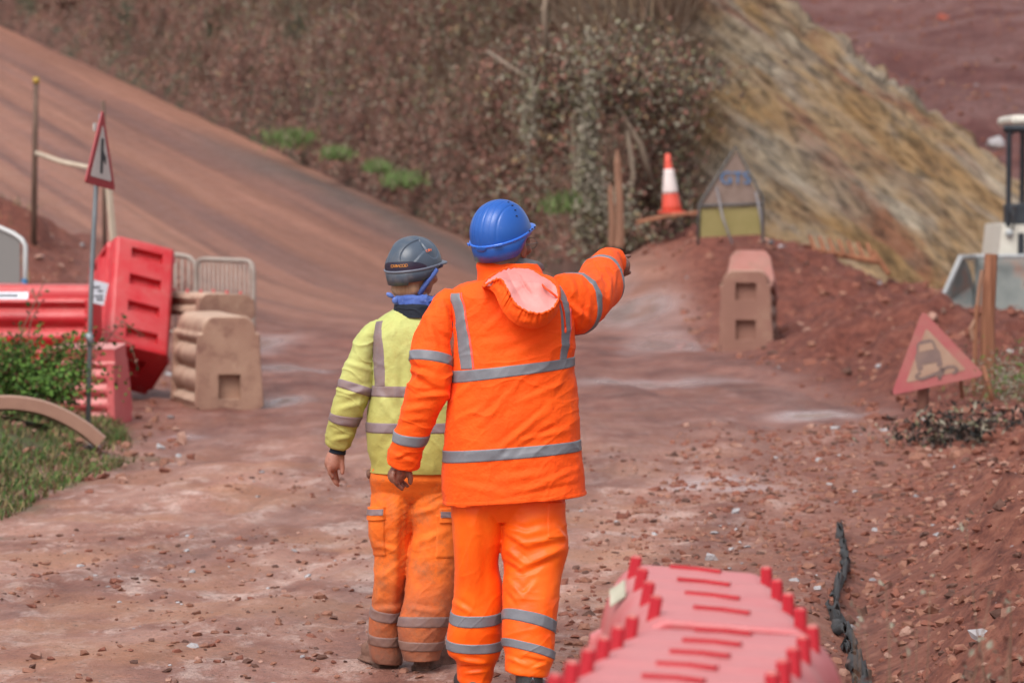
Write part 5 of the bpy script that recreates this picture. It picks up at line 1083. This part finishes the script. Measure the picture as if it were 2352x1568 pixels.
def union(objs, name, mt, par, vox=.0038, it=1):
    mb = MB()
    for o in objs:
        n = len(o.data.vertices); a = np.empty(n*3, np.float32); o.data.vertices.foreach_get('co', a); mb.add(a.reshape(-1, 3)+ORG[par.name], [tuple(p.vertices) for p in o.data.polygons])
        me = o.data; bpy.data.objects.remove(o); bpy.data.meshes.remove(me)
    return remeshed(mb, name, mt, par, vox, it)
union(TS, 'trousers', ORM, w2)
def band(l, ytop, ybot, xm, mt, par, wob=None): l.ring('reflective_band', mt, par, va(l, xm, ytop), va(l, xm, ybot), wob=wob)
band(l1, 1404, 1432, 885, REM, w2); band(l1, 1462, 1488, 885, REM, w2); band(l2, 1415, 1443, 975, REM, w2); band(l2, 1474, 1498, 972, REM, w2)
def pocket(l, x0, y0, x1, y1, mt, par, nm, th=.008, nu=24, nv=24):
    a, b = l.vpix(x0, y0), l.vpix(x1, y0); c_, d = l.vpix(x0, y1), l.vpix(x1, y1)
    return l.patch(nm, mt, par, lambda p_, q_: (a[0]*(1-p_)+b[0]*p_)*(1-q_)+(c_[0]*(1-p_)+d[0]*p_)*q_, lambda p_, q_: (a[1]*(1-p_)+b[1]*p_)*(1-q_)+(c_[1]*(1-p_)+d[1]*p_)*q_, nu, nv, th)
pocket(l1, 849, 1180, 888, 1278, ORM, w2, 'cargo_pocket', .005); pocket(l1, 848, 1162, 886, 1194, ORM, w2, 'pocket_flap', .011); pocket(l1, 848.5, 1168, 885, 1182, REM, w2, 'pocket_tape', .013)
pocket(l2, 998, 1180, 1046, 1284, ORM, w2, 'cargo_pocket', .005); pocket(l2, 1008, 1166, 1048, 1202, ORM, w2, 'pocket_flap', .011); pocket(l2, 1009, 1174, 1048, 1189, REM, w2, 'pocket_tape', .013)
def boot(par, heel, toe, mt, r=.046, sole=True, vox=.005, up=.09):
    heel = np.asarray(heel); toe = np.asarray(toe); d = toe-heel; L = np.linalg.norm(d); dh = d/L; upv = np.array([0, 0, 1.])-dh*dh[2]; upv /= np.linalg.norm(upv); mb = MB()
    mb.chain([heel+dh*.03+upv*.045, heel+dh*L*.5+upv*.045, toe-dh*.055+upv*.040], [r, r*.9, r*.95]); mb.chain([heel+dh*.035+upv*.05, heel+dh*.04+upv*up], [r*.98, r*.98]); mb.chain([heel+dh*L*.35+upv*.06, heel+dh*.06+upv*up], [r*.85, r*.9])
    side = np.cross(dh, upv); b = np.stack([side, dh, upv], 1)
    mb.box(heel+dh*(L/2-.005)+upv*.012, (r*1.9, L-.02, .022), b, .008)
    o = remeshed(mb, 'boot', mt, par, vox, 3); s_ = MB().box(heel+dh*(L/2-.005)+upv*.006, (r*2.02, L-.01, .014), b, .005).box(heel+dh*.035+upv*.0, (r*1.95, .07, .02), b, .004).build('sole', BLK if mt is BOOT else BOOTM, o); return o
b = W(880, 1528, D2+.13); g_ = lambda x, y, e=0: np.array([x, y, ground_at(x, y)+.006+e])
h1 = W(893, 1524, D2+.03); h2 = W(968, 1530, D2-.13)
boot(w2, g_(h1[0], D2+.06), g_(h1[0]-.10, D2+.30), BOOTM, .046); boot(w2, g_(h2[0]-.005, D2-.06), g_(h2[0]+.105, D2+.16), BOOTM, .046)
mb = MB(); mb.ell(W(848, 1088, D2-.03), (.012, .03, .02)); remeshed(mb, 'glove_tip', BOOTM, w2, .004, 1)
# ---- front worker ----------------------------------------------------------------
D1 = 14.0
f1 = W(1160, 1590, D1); w1 = thing('person', 'worker in bright orange coat and blue helmet pointing ahead with the right arm', 'person', (f1[0], D1, ground_at(f1[0], D1)))
mb = MB(); hc = W(1161, 557, D1); hL, hR = head(mb, hc, math.radians(36), math.radians(8), 1.03)
nk = W(1160, 640, D1); S1, S2_ = W(1045, 700, D1), W(1285, 680, D1)
mb.chain([W(1158, 600, D1), nk, W(1178, 780, D1), W(1178, 950, D1), W(1175, 1110, D1)], [.058, .07, .12, .12, .10])
S1 = W(1060, 735, D1); S2_ = W(1270, 715, D1); nk2 = W(1172, 700, D1); mb.chain([S1, nk2], [.045, .06]); mb.chain([S2_, nk2], [.045, .06])
wr = W(*z5(105, 1290), D1); mb.chain([S1, W(*z5(232, 930), D1-.05), wr], [.055, .045, .028])
wr2 = W(*z5(1080, 388), D1+.54); mb.chain([S2_, W(*z5(1010, 545), D1+.25), wr2], [.055, .045, .028])
for a in ([W(1100, 1150, D1), W(1095, 1330, D1+.05), W(1090, 1540, D1+.10)], [W(1222, 1150, D1), W(1225, 1330, D1-.03), W(1212, 1545, D1-.12)]): mb.chain(a, [.07, .06, .042])
px = lambda x, y, d=0: W(716.6+.10937*x, 992.3+.10937*y, D1+d)
mb.chain([wr, px(1840, 800), px(1770, 900)], [.028, .034, .034]); mb.ell(px(1830, 830), (.034, .026, .040), rot(0, .25, 0))
for pts, r0 in (([(1730, 880, -.02), (1720, 1000, -.025), (1800, 1110, -.02), (1890, 1190, -.01)], .0098), ([(1770, 900, .01), (1760, 1000, .01), (1850, 1085, .01), (1910, 1150, .01)], .0102), ([(1800, 900, .035), (1820, 990, .04), (1920, 1060, .035), (2005, 1130, .03)], .0098), ([(1710, 850, -.04), (1690, 930, -.045), (1720, 1020, -.04), (1780, 1080, -.03)], .0088), ([(1980, 770, -.01), (2050, 860, -.015), (2070, 960, -.015), (2065, 1055, -.01)], .0118)):
    P = [px(*p_) for p_ in pts]; mb.chain(P, [r0*1.12, r0, r0*.95, r0*.8], 10)
# pointing right hand beyond the cuff
K0 = W(*z5(1108, 398), D1+.60); fw = W(*z5(1150, 388), D1+.70)-K0; fw /= np.linalg.norm(fw); sd1 = np.array([.35, -.2, -.9]); sd1 -= fw*(sd1 @ fw); sd1 /= np.linalg.norm(sd1); pl = np.cross(fw, sd1)
mb.chain([wr2, K0], [.028, .033]); mb.ell(K0+fw*.025, (.03, .045, .04), rot(0, 0, -.3))
for k in range(4):
    b0 = K0+fw*.05+sd1*(-.032+.021*k); r0 = .0098-.0005*k
    if k == 0: mb.chain([b0, b0+fw*.045, b0+fw*.075, b0+fw*.10], [r0*1.1, r0, r0*.95, r0*.8], 10)
    else: mb.chain([b0, b0+fw*.034+pl*.006, b0+fw*.028+pl*.032, b0+fw*.004+pl*.034], [r0*1.15, r0*1.05, r0, r0*.85], 10)
mb.chain([K0-fw*.01-sd1*.03, K0+fw*.03-sd1*.045+pl*.02, K0+fw*.06-sd1*.03+pl*.035], [.013, .0115, .009], 10)
remeshed(mb, 'body', SK1, w1, .0042, 4)
mb = MB(); mb.ell(hc+hR @ np.array([0, -.018, -.02]), (.080, .092, .080), hR); mb.ell(hc+hR @ np.array([0, -.05, -.06]), (.066, .050, .045), hR); remeshed(mb, 'hair', HAIR, w1, .005, 3)
hs, HL, HR = helmet('helmet', w1, hc+np.array([-.0165, -.012, .0245]), math.radians(38), math.radians(19), .109, .129, .138, HB, HBL, 'ribbed', .048)
for k in range(4): 
    p, n_ = shellpt(HL, .109, .129, .138, math.radians(118-k*9), .30+.11*k, .0006); mb = MB(); mb.ell(p, (.0045, .0045, .0022)); mb.build('vent', BLK, w1, True)
for k in range(3): mb = MB(); mb.ell(HL(.120-.004*k, .025+.022*k, .012), (.002, .006, .003), HR); mb.build('slot', BLK, w1, True)
# boss on the back of the rim, worn lettering on the side
mb = MB(); mb.ell(HL(0, -.131, -.004), (.024, .004, .012), HR); mb.build('rim_boss', HB, w1, True)
mb = MB(); mb.box(HL(.070, -.112, .004), (.035, .006, .010), HR @ rot(0, 0, .62), .002); mb.box(HL(-.078, -.104, .003), (.02, .006, .010), HR @ rot(0, 0, -.7), .002); mb.build('rim_clip', HBL, w1)
# glasses
GL_ = M('lens', [(.8, .8, .8)], 3, .05, trans=.9); FR_ = M('wire_frame', [(.15, .14, .13)], 3, .3, metal=.8); mb = MB()
mb.tube([hL(.078, .0, -.012), hL(.074, .05, -.014), hL(.066, .108, -.016)], .0016, 6)
for sx in (-1, 1): mb.tube([hL(sx*.036+.028*math.cos(k*.524), .112-.25*abs(sx*.036+.028*math.cos(k*.524))**1.5, -.018+.02*math.sin(k*.524)) for k in range(13)], .0015, 6)
mb.tube([hL(-.078, .0, -.012), hL(-.066, .108, -.016)], .0016, 6); mb.build('glasses', FR_, w1, True)
# coat
cr1 = [(*z5(500, 1330), *z5(700, 1200), 9, .004), (*z5(560, 1230), *z5(770, 1060), 9, .010), (*z5(610, 1260), *z5(820, 1120), 8, -.007), (*z5(430, 1150), *z5(600, 1000), 11, .007), (*z5(640, 1020), *z5(860, 930), 9, .006), (*z5(660, 1200), *z5(860, 1150), 8, .008), (*z5(350, 1000), *z5(420, 940), 9, .008), (*z5(800, 1000), *z5(900, 870), 10, -.006), (*z5(330, 1120), *z5(470, 1050), 9, .005),
       (*z5(420, 760), *z5(640, 740), 12, .005), (*z5(560, 820), *z5(800, 720), 10, .006), (*z5(340, 1400), *z5(560, 1440), 11, .006), (*z5(560, 1380), *z5(760, 1350), 11, .008), (*z5(700, 1420), *z5(900, 1330), 9, .007), (*z5(560, 1470), *z5(900, 1400), 8, -.005), (*z5(480, 700), *z5(560, 620), 10, .006), (*z5(320, 520), *z5(345, 800), 4, -.004)]
cr1 = [(a, b, c_, d, w_*.9, h_*.8) for a, b, c_, d, w_, h_ in cr1]
cd = disp(foldnoise(.006, 5.5, .75, 2.4, 60), foldnoise(.0035, 11, .2, 2.6, 64), foldnoise(.003, 9, 1.2, 3.0, 67), foldnoise(.0024, 17, .8, 3.6, 68), cr=creases(cr1, D1))
hs_ = [(1024, 1152, 1343, 1128, D1, .185), (1020.5, 1156, 1345, 1133.5, D1, .19), (1020, 1148, 1344, 1126, D1, .19), (1018, 1100, 1339, 1078, D1, .185), (1019, 1047, 1332, 1023, D1, .18), (1023, 980, 1328, 958, D1, .178), (1031, 915, 1323, 893, D1, .175), (1038, 865, 1318, 831, D1, .17), (1040, 800, 1320, 775, D1, .16), (1035, 745, 1322, 725, D1, .15), (1030, 705, 1315, 690, D1, .14), (1032, 680, 1300, 664, D1, .13), (1045, 664, 1282, 648, D1, .115), (1070, 652, 1262, 636, D1, .10), (1098, 645, 1240, 630, D1, .09), (1110, 640, 1230, 626, D1, .08)]
C1 = Loft(hs_, cd, 2.45); C1.mesh('coat', ORA, w1, 320, 420)
xm = 1180; hemv = va(C1, xm, 1150)
C1.ring('hem', ORA, w1, va(C1, xm, 1157), va(C1, xm, 1147), .0018)
def slant(l, tL, tR, bL, bR, nm, mt, par, th=.003):
    "band across the near side between pixel heights, carried on round the front"
    a = [l.vpix(*tL)[1], l.vpix(*tR)[1], l.vpix(*bL)[1], l.vpix(*bR)[1]]
    mixu = lambda u: .5-.5*np.cos(2*np.pi*u)
    return l.patch(nm, mt, par, lambda s_, b_: s_, lambda s_, b_: (a[1]*(1-mixu(s_))+a[0]*mixu(s_))*(1-b_)+(a[3]*(1-mixu(s_))+a[2]*mixu(s_))*b_, 320, 14, th, True)
slant(C1, (1042, 849), (1314, 820), (1042, 880), (1314, 843), 'reflective_band', REF, w1); slant(C1, (1024, 1033), (1328, 1009), (1024, 1064), (1328, 1038), 'reflective_band', REF, w1)
vband(C1, [(1073, 849, 14.5), (1068, 800, 14), (1060, 745, 13.5), (1052, 700, 13.5), (1046, 672, 14)], 'reflective_band', REF, w1, 0)
vband(C1, [(1293, 828, 9), (1297, 780, 11), (1298, 730, 12), (1293, 692, 12), (1281, 656, 9)], 'reflective_band', REF, w1, 0)
PIP = M('pink_piping', [(.75, .10, .09)], 5, .6)
vband(C1, [(1088.5, 849, 1.3), (1083, 800, 1.3), (1074.5, 745, 1.3), (1066.5, 700, 1.3), (1061, 672, 1.3)], 'piping', PIP, w1, 0); vband(C1, [(1304, 790, 1.2), (1310, 750, 1.2), (1310, 722, 1.2), (1306, 690, 1.2)], 'piping', PIP, w1, 0)
# left sleeve
scr = [(*z5(140, 872), *z5(235, 905), 7, .010), (*z5(150, 905), *z5(250, 960), 8, -.008), (*z5(180, 1000), *z5(300, 985), 7, .010), (*z5(215, 620), *z5(260, 760), 9, .007), (*z5(250, 690), *z5(325, 745), 8, -.007), (*z5(100, 1060), *z5(220, 1045), 9, .007), (*z5(130, 960), *z5(200, 880), 7, .006), (*z5(90, 1130), *z5(210, 1120), 8, -.005), (*z5(60, 1260), *z5(160, 1300), 6, .005), (*z5(70, 1290), *z5(150, 1265), 5, -.005), (*z5(290, 560), *z5(320, 690), 7, .006)]
LS = Loft(R_(z5, (300, 500, 360, 512, D1, .03), (262, 530, 348, 575, D1, .06), (215, 600, 342, 660, D1-.005, .078), (180, 675, 337, 715, D1-.015, .084), (150, 762, 334, 790, D1-.03, .088), (136, 830, 336, 858, D1-.045, .09), (146, 880, 334, 925, D1-.05, .088), (128, 950, 322, 975, D1-.05, .088), (112, 1005, 308, 1010, D1-.05, .086), (88, 1100, 258, 1105, D1-.04, .08), (68, 1170, 225, 1190, D1-.03, .072), (52, 1222, 200, 1245, D1-.02, .067), (37, 1268, 188, 1290, D1-.01, .062), (40, 1288, 178, 1326, D1, .056), (62, 1300, 160, 1324, D1, .04)), disp(foldnoise(.007, 9, -.2, 2.2, 71), foldnoise(.0035, 20, -.1, 3, 72), cr=creases(scr, D1)), 2.2)
LS.mesh('sleeve', ORA, w1, 180, 320)
LS.ring('reflective_band', REF, w1, va(LS, *z5(240, 782)), va(LS, *z5(238, 838))); LS.ring('reflective_band', REF, w1, va(LS, *z5(144, 1180)), va(LS, *z5(126, 1232)))
rcr = [(*z5(860, 560), *z5(960, 640), 8, .008), (*z5(950, 560), *z5(940, 660), 6, -.006), (*z5(880, 450), *z5(900, 560), 8, .006), (*z5(1060, 460), *z5(1050, 560), 6, .007), (*z5(1040, 470), *z5(1000, 400), 6, -.005), (*z5(1085, 440), *z5(1080, 500), 5, .006)]
RS = Loft(R_(z5, (795, 480, 850, 620, D1, .06), (825, 440, 885, 700, D1+.0, .09), (865, 432, 915, 712, D1+.03, .098), (905, 436, 945, 690, D1+.09, .098), (932, 438, 980, 656, D1+.15, .094), (968, 396, 1024, 616, D1+.26, .086), (1000, 350, 1062, 570, D1+.38, .08), (1016, 328, 1072, 508, D1+.45, .066), (1036, 317, 1072, 466, D1+.50, .052), (1056, 319, 1072, 440, D1+.54, .043), (1074, 328, 1080, 430, D1+.58, .036), (1082, 346, 1084, 418, D1+.58, .026)), disp(foldnoise(.006, 9, .9, 2.2, 79), foldnoise(.0035, 20, 1.2, 3, 80), cr=creases(rcr, D1)), 2.2)
RS.mesh('sleeve', ORA, w1, 180, 300)
RS.ring('reflective_band', REF, w1, va(RS, *z5(988, 520)), va(RS, *z5(1012, 512))); RS.ring('reflective_band', REF, w1, va(RS, *z5(1052, 362)), va(RS, *z5(1068, 358)))
# collar, fleece
ringloft('collar', [(1092, 664, 1252, 648, D1, .098), (1096, 648, 1248, 640, D1, .096), (1097, 625, 1246, 624, D1, .092), (1094.5, 607, 1240, 612, D1-.0, .088), (1098, 602, 1236, 606, D1, .085), (1104, 610, 1228, 612, D1, .078)], ORA, w1, .005, 9, 3, 2.2)
ringloft('fleece_collar', [(1110, 640, 1240, 640, D1+.02, .078), (1112, 610, 1244, 622, D1+.02, .078), (1116, 596, 1247, 612, D1+.03, .076), (1124, 594, 1238, 604, D1+.03, .068)], GRC, w1, .004, 14, 6, 2.1)
# hood hanging on the back
rim = [(478, 492, 13.80), (500, 474, 13.80), (530, 458, 13.79), (556, 455, 13.77), (574, 475, 13.76), (592, 510, 13.735), (610, 545, 13.72), (640, 580, 13.70), (680, 603, 13.685), (725, 612, 13.68), (770, 604, 13.69), (802, 585, 13.71), (820, 550, 13.74), (822, 515, 13.77), (808, 480, 13.80), (780, 458, 13.83), (745, 440, 13.86), (700, 412, 13.895), (650, 404, 13.905), (600, 404, 13.905), (555, 420, 13.89), (512, 445, 13.86), (485, 468, 13.83)]
out1 = [(470, 500, 13.835), (486, 500, 13.83), (505, 505, 13.81), (525, 520, 13.79), (538, 545, 13.775), (552, 580, 13.76), (572, 615, 13.745), (605, 650, 13.735), (650, 676, 13.73), (715, 685, 13.73), (775, 662, 13.74), (815, 615, 13.76), (832, 560, 13.785), (834, 515, 13.81), (822, 476, 13.83), (790, 450, 13.85), (750, 432, 13.88), (700, 408, 13.91), (650, 400, 13.92), (600, 400, 13.92), (552, 416, 13.91), (505, 440, 13.88), (476, 470, 13.85)]
def closed(pts, n, push=0, wob=None, cen=None, k=1.0, dd=0):
    P = np.array([W(*z5(a, b), d) for a, b, d in pts]); 
    if cen is not None: P = cen+(P-cen)*k
    P[:, 1] += dd; m_ = len(P); t = np.arange(n)/n*m_; i = np.floor(t).astype(int); f = (t-i)[:, None]; p0, p1, p2, p3 = P[(i-1) % m_], P[i % m_], P[(i+1) % m_], P[(i+2) % m_]
    return .5*((2*p1)+(-p0+p2)*f+(2*p0-5*p1+4*p2-p3)*f**2+(-p0+3*p1-3*p2+p3)*f**3)
N_ = 260; r0 = closed(rim, N_); r1 = closed(out1, N_); cen = W(*z5(660, 500), 13.85)
gat = np.sin(np.arange(N_)/N_*2*np.pi*46+2*vn(np.arange(N_)*.1, 0*np.arange(N_), 0, 15))*.0018+.0040*vn(np.arange(N_)*.5, 0*np.arange(N_), 0, 5)
rows = []
back = r1+np.array([0, .13, 0]); back = W(*z5(660, 560), 13.95)+(back-W(*z5(660, 560), 13.95))*np.array([.93, 1, .93])
for k in np.linspace(0, 1, 26):
    q_ = r0*(1-k)+r1*k; bul = math.sin(math.pi*k)*.008; q_ = q_+np.array([0, -1, 0])*bul*ss(0, .6, (cen[2]-r0[:, 2])/.08+.3)[:, None]; q_[:, 1] += gat*(1-k)*1.0; q_[:, 2] += gat*(1-k)*.8
    q_ += (.004*math.sin(math.pi*k))*np.stack([vn(np.arange(N_)*.12, k*3+0*r0[:, 0], 0, 9)]*3, -1); rows.append(q_)
for k in np.linspace(0, 1, 12)[1:]: rows.append(r1*(1-k)+back*k)
npmesh('hood', np.vstack(rows), grid_faces(N_, len(rows), True), ORA, w1, True)
mb = MB(); Pm = [p_+np.array([0, -.003, 0]) for p_ in rows[1][::2]]; mb.tube(Pm+[Pm[0]], [.0036+.0014*math.sin(i*1.9)+.0008*math.sin(i*.7) for i in range(len(Pm)+1)], 8); mb.build('hood_hem', ORA, w1, True)
inn = []; ic = W(*z5(690, 470), 13.80)
for k in np.linspace(0, 1, 40):
    q_ = r0*(1-k)+ic*k; kk = math.sin(math.pi*min(k*1.2, 1)*.5); q_[:, 1] += .020*math.sin(math.pi*k)*ss(ic[2]+.05, ic[2]-.08, q_[:, 2])
    q_[:, 1] += kk*(.026*vn(q_[:, 0]*17+q_[:, 2]*9, q_[:, 2]*8-q_[:, 0]*5, 0, 8)+.016*(1-np.abs(vn(q_[:, 0]*22+q_[:, 2]*12, q_[:, 2]*9, 0, 18))*2)-.020); inn.append(q_)
npmesh('hood_lining', np.vstack(inn), grid_faces(N_, 40, True), PNK, w1, True)
mb = MB(); mb.tube([W(*z5(a, b), d) for a, b, d in [(735, 470, 13.79), (765, 500, 13.75), (805, 530, 13.74), (835, 560, 13.76), (848, 610, 13.80), (853, 660, 13.825), (855, 690, 13.83)]], .0042, 8); mb.ell(W(*z5(855, 692), 13.825), (.005, .005, .011)); mb.build('drawcord', M('cord_orange', [(.85, .07, .01)], 5, .6), w1, True)
# trousers
SE = Loft([(1052, 1196, 1292, 1196, D1, .085), (1044, 1178, 1297, 1172, D1, .11), (1038, 1150, 1298, 1145, D1, .13), (1036, 1135, 1298, 1135, D1, .135), (1038, 1120, 1296, 1120, D1, .15)], disp(foldnoise(.003, 7, .4, 2, 90)), 2.6); 
L1 = Loft([(1040, 1120, 1158, 1120, D1, .115), (1037, 1165, 1157, 1165, D1, .12), (1040, 1224, 1155, 1224, D1+.01, .115), (1044, 1295, 1145, 1295, D1+.03, .105), (1043, 1350, 1155, 1350, D1+.05, .105), (1037, 1402, 1156, 1402, D1+.06, .105), (1029, 1440, 1154, 1436, D1+.07, .106), (1026, 1462, 1153, 1462, D1+.08, .105), (1030, 1498, 1149, 1498, D1+.085, .10), (1048, 1516, 1136, 1526, D1+.09, .085), (1050, 1540, 1132, 1550, D1+.095, .08), (1054, 1562, 1126, 1566, D1+.10, .078), (1062, 1568, 1118, 1570, D1+.10, .06)], disp(foldnoise(.003, 6, 1.4, 3, 93), foldnoise(.0022, 17, 1.2, 3.5, 94), cr=creases([(1095, 1180, 1098, 1380, 13, .006), (1065, 1190, 1068, 1350, 12, -.005), (1040, 1380, 1080, 1405, 7, .006), (1060, 1515, 1110, 1520, 5, .008), (1060, 1530, 1120, 1528, 4, -.007), (1070, 1545, 1115, 1540, 4, .006)], D1)), 2.3)
TS = [L1.mesh('leg', ORT, w1, 180, 340)]
lc = [(*z4(1065, 560), *z4(1200, 600), 9, .010), (*z4(1200, 600), *z4(1330, 570), 10, .008), (*z4(1060, 620), *z4(1200, 710), 9, -.010), (*z4(1200, 710), *z4(1430, 650), 10, -.009), (*z4(1080, 700), *z4(1190, 790), 9, .012), (*z4(1190, 790), *z4(1440, 700), 10, .010), (*z4(1070, 790), *z4(1170, 860), 8, -.010), (*z4(1170, 860), *z4(1400, 760), 9, -.009), (*z4(1090, 900), *z4(1180, 1010), 9, .009), (*z4(1180, 1010), *z4(1260, 920), 9, .007), (*z4(1070, 980), *z4(1130, 1060), 8, -.007), (*z4(1390, 560), *z4(1450, 640), 7, .006), (*z4(1080, 1400), *z4(1200, 1450), 6, .008), (*z4(1180, 1400), *z4(1340, 1440), 6, -.007), (*z4(1250, 1470), *z4(1320, 1440), 5, .007)]
L2 = Loft([(1158, 1120, 1296, 1118, D1, .125), (1157, 1165, 1298, 1150, D1, .13), (1152, 1224, 1302, 1215, D1-.01, .128), (1152, 1262, 1304, 1255, D1-.02, .124), (1160, 1310, 1292, 1310, D1-.03, .118), (1155, 1352, 1286, 1355, D1-.05, .115), (1156, 1398, 1280, 1410, D1-.075, .112), (1153, 1432, 1276, 1448, D1-.09, .11), (1153, 1473, 1274, 1489, D1-.105, .105), (1160, 1505, 1272, 1518, D1-.115, .10), (1160, 1525, 1264, 1535, D1-.12, .095), (1166, 1540, 1256, 1552, D1-.12, .085), (1176, 1538, 1248, 1548, D1-.12, .06)], disp(foldnoise(.004, 7, .3, 2, 97), foldnoise(.0028, 19, .35, 3.5, 98), cr=creases([(a, b, c_, d, w_*.85, h_*.75) for a, b, c_, d, w_, h_ in lc], D1)), 2.3)
TS += [L2.mesh('leg', ORT, w1, 200, 360), SE.mesh('seat', ORT, w1, 160, 60)]; union(TS, 'trousers', ORT, w1, .0035, 1)
slant(L1, (1040, 1407), (1152, 1403), (1034, 1433), (1152, 1429), 'reflective_band', REF, w1); slant(L1, (1030, 1470), (1150, 1468), (1033, 1495), (1148, 1495), 'reflective_band', REF, w1)
slant(L2, (1160, 1395), (1274, 1422), (1157, 1421), (1272, 1452), 'reflective_band', REF, w1); slant(L2, (1157, 1462), (1270, 1491), (1157, 1484), (1270, 1514), 'reflective_band', REF, w1)
pocket(L2, 1256, 1150, 1297, 1238, ORT, w1, 'side_pocket', .004)
h1 = W(1092, 1572, D1+.05); h2 = W(1210, 1580, D1-.2)
boot(w1, g_(h1[0], D1+.03), g_(h1[0]-.05, D1+.31), BOOT, .05); bo = boot(w1, g_(h2[0], D1-.20, .0), g_(h2[0]+.06, D1+.08), BOOT, .052, up=.13)
mb = MB(); mb.tube([W(1221, 1566, D1-.26), W(1224, 1556, D1-.275), W(1227, 1566, D1-.26)], .004, 6); mb.build('heel_loop', REF, w1, True)
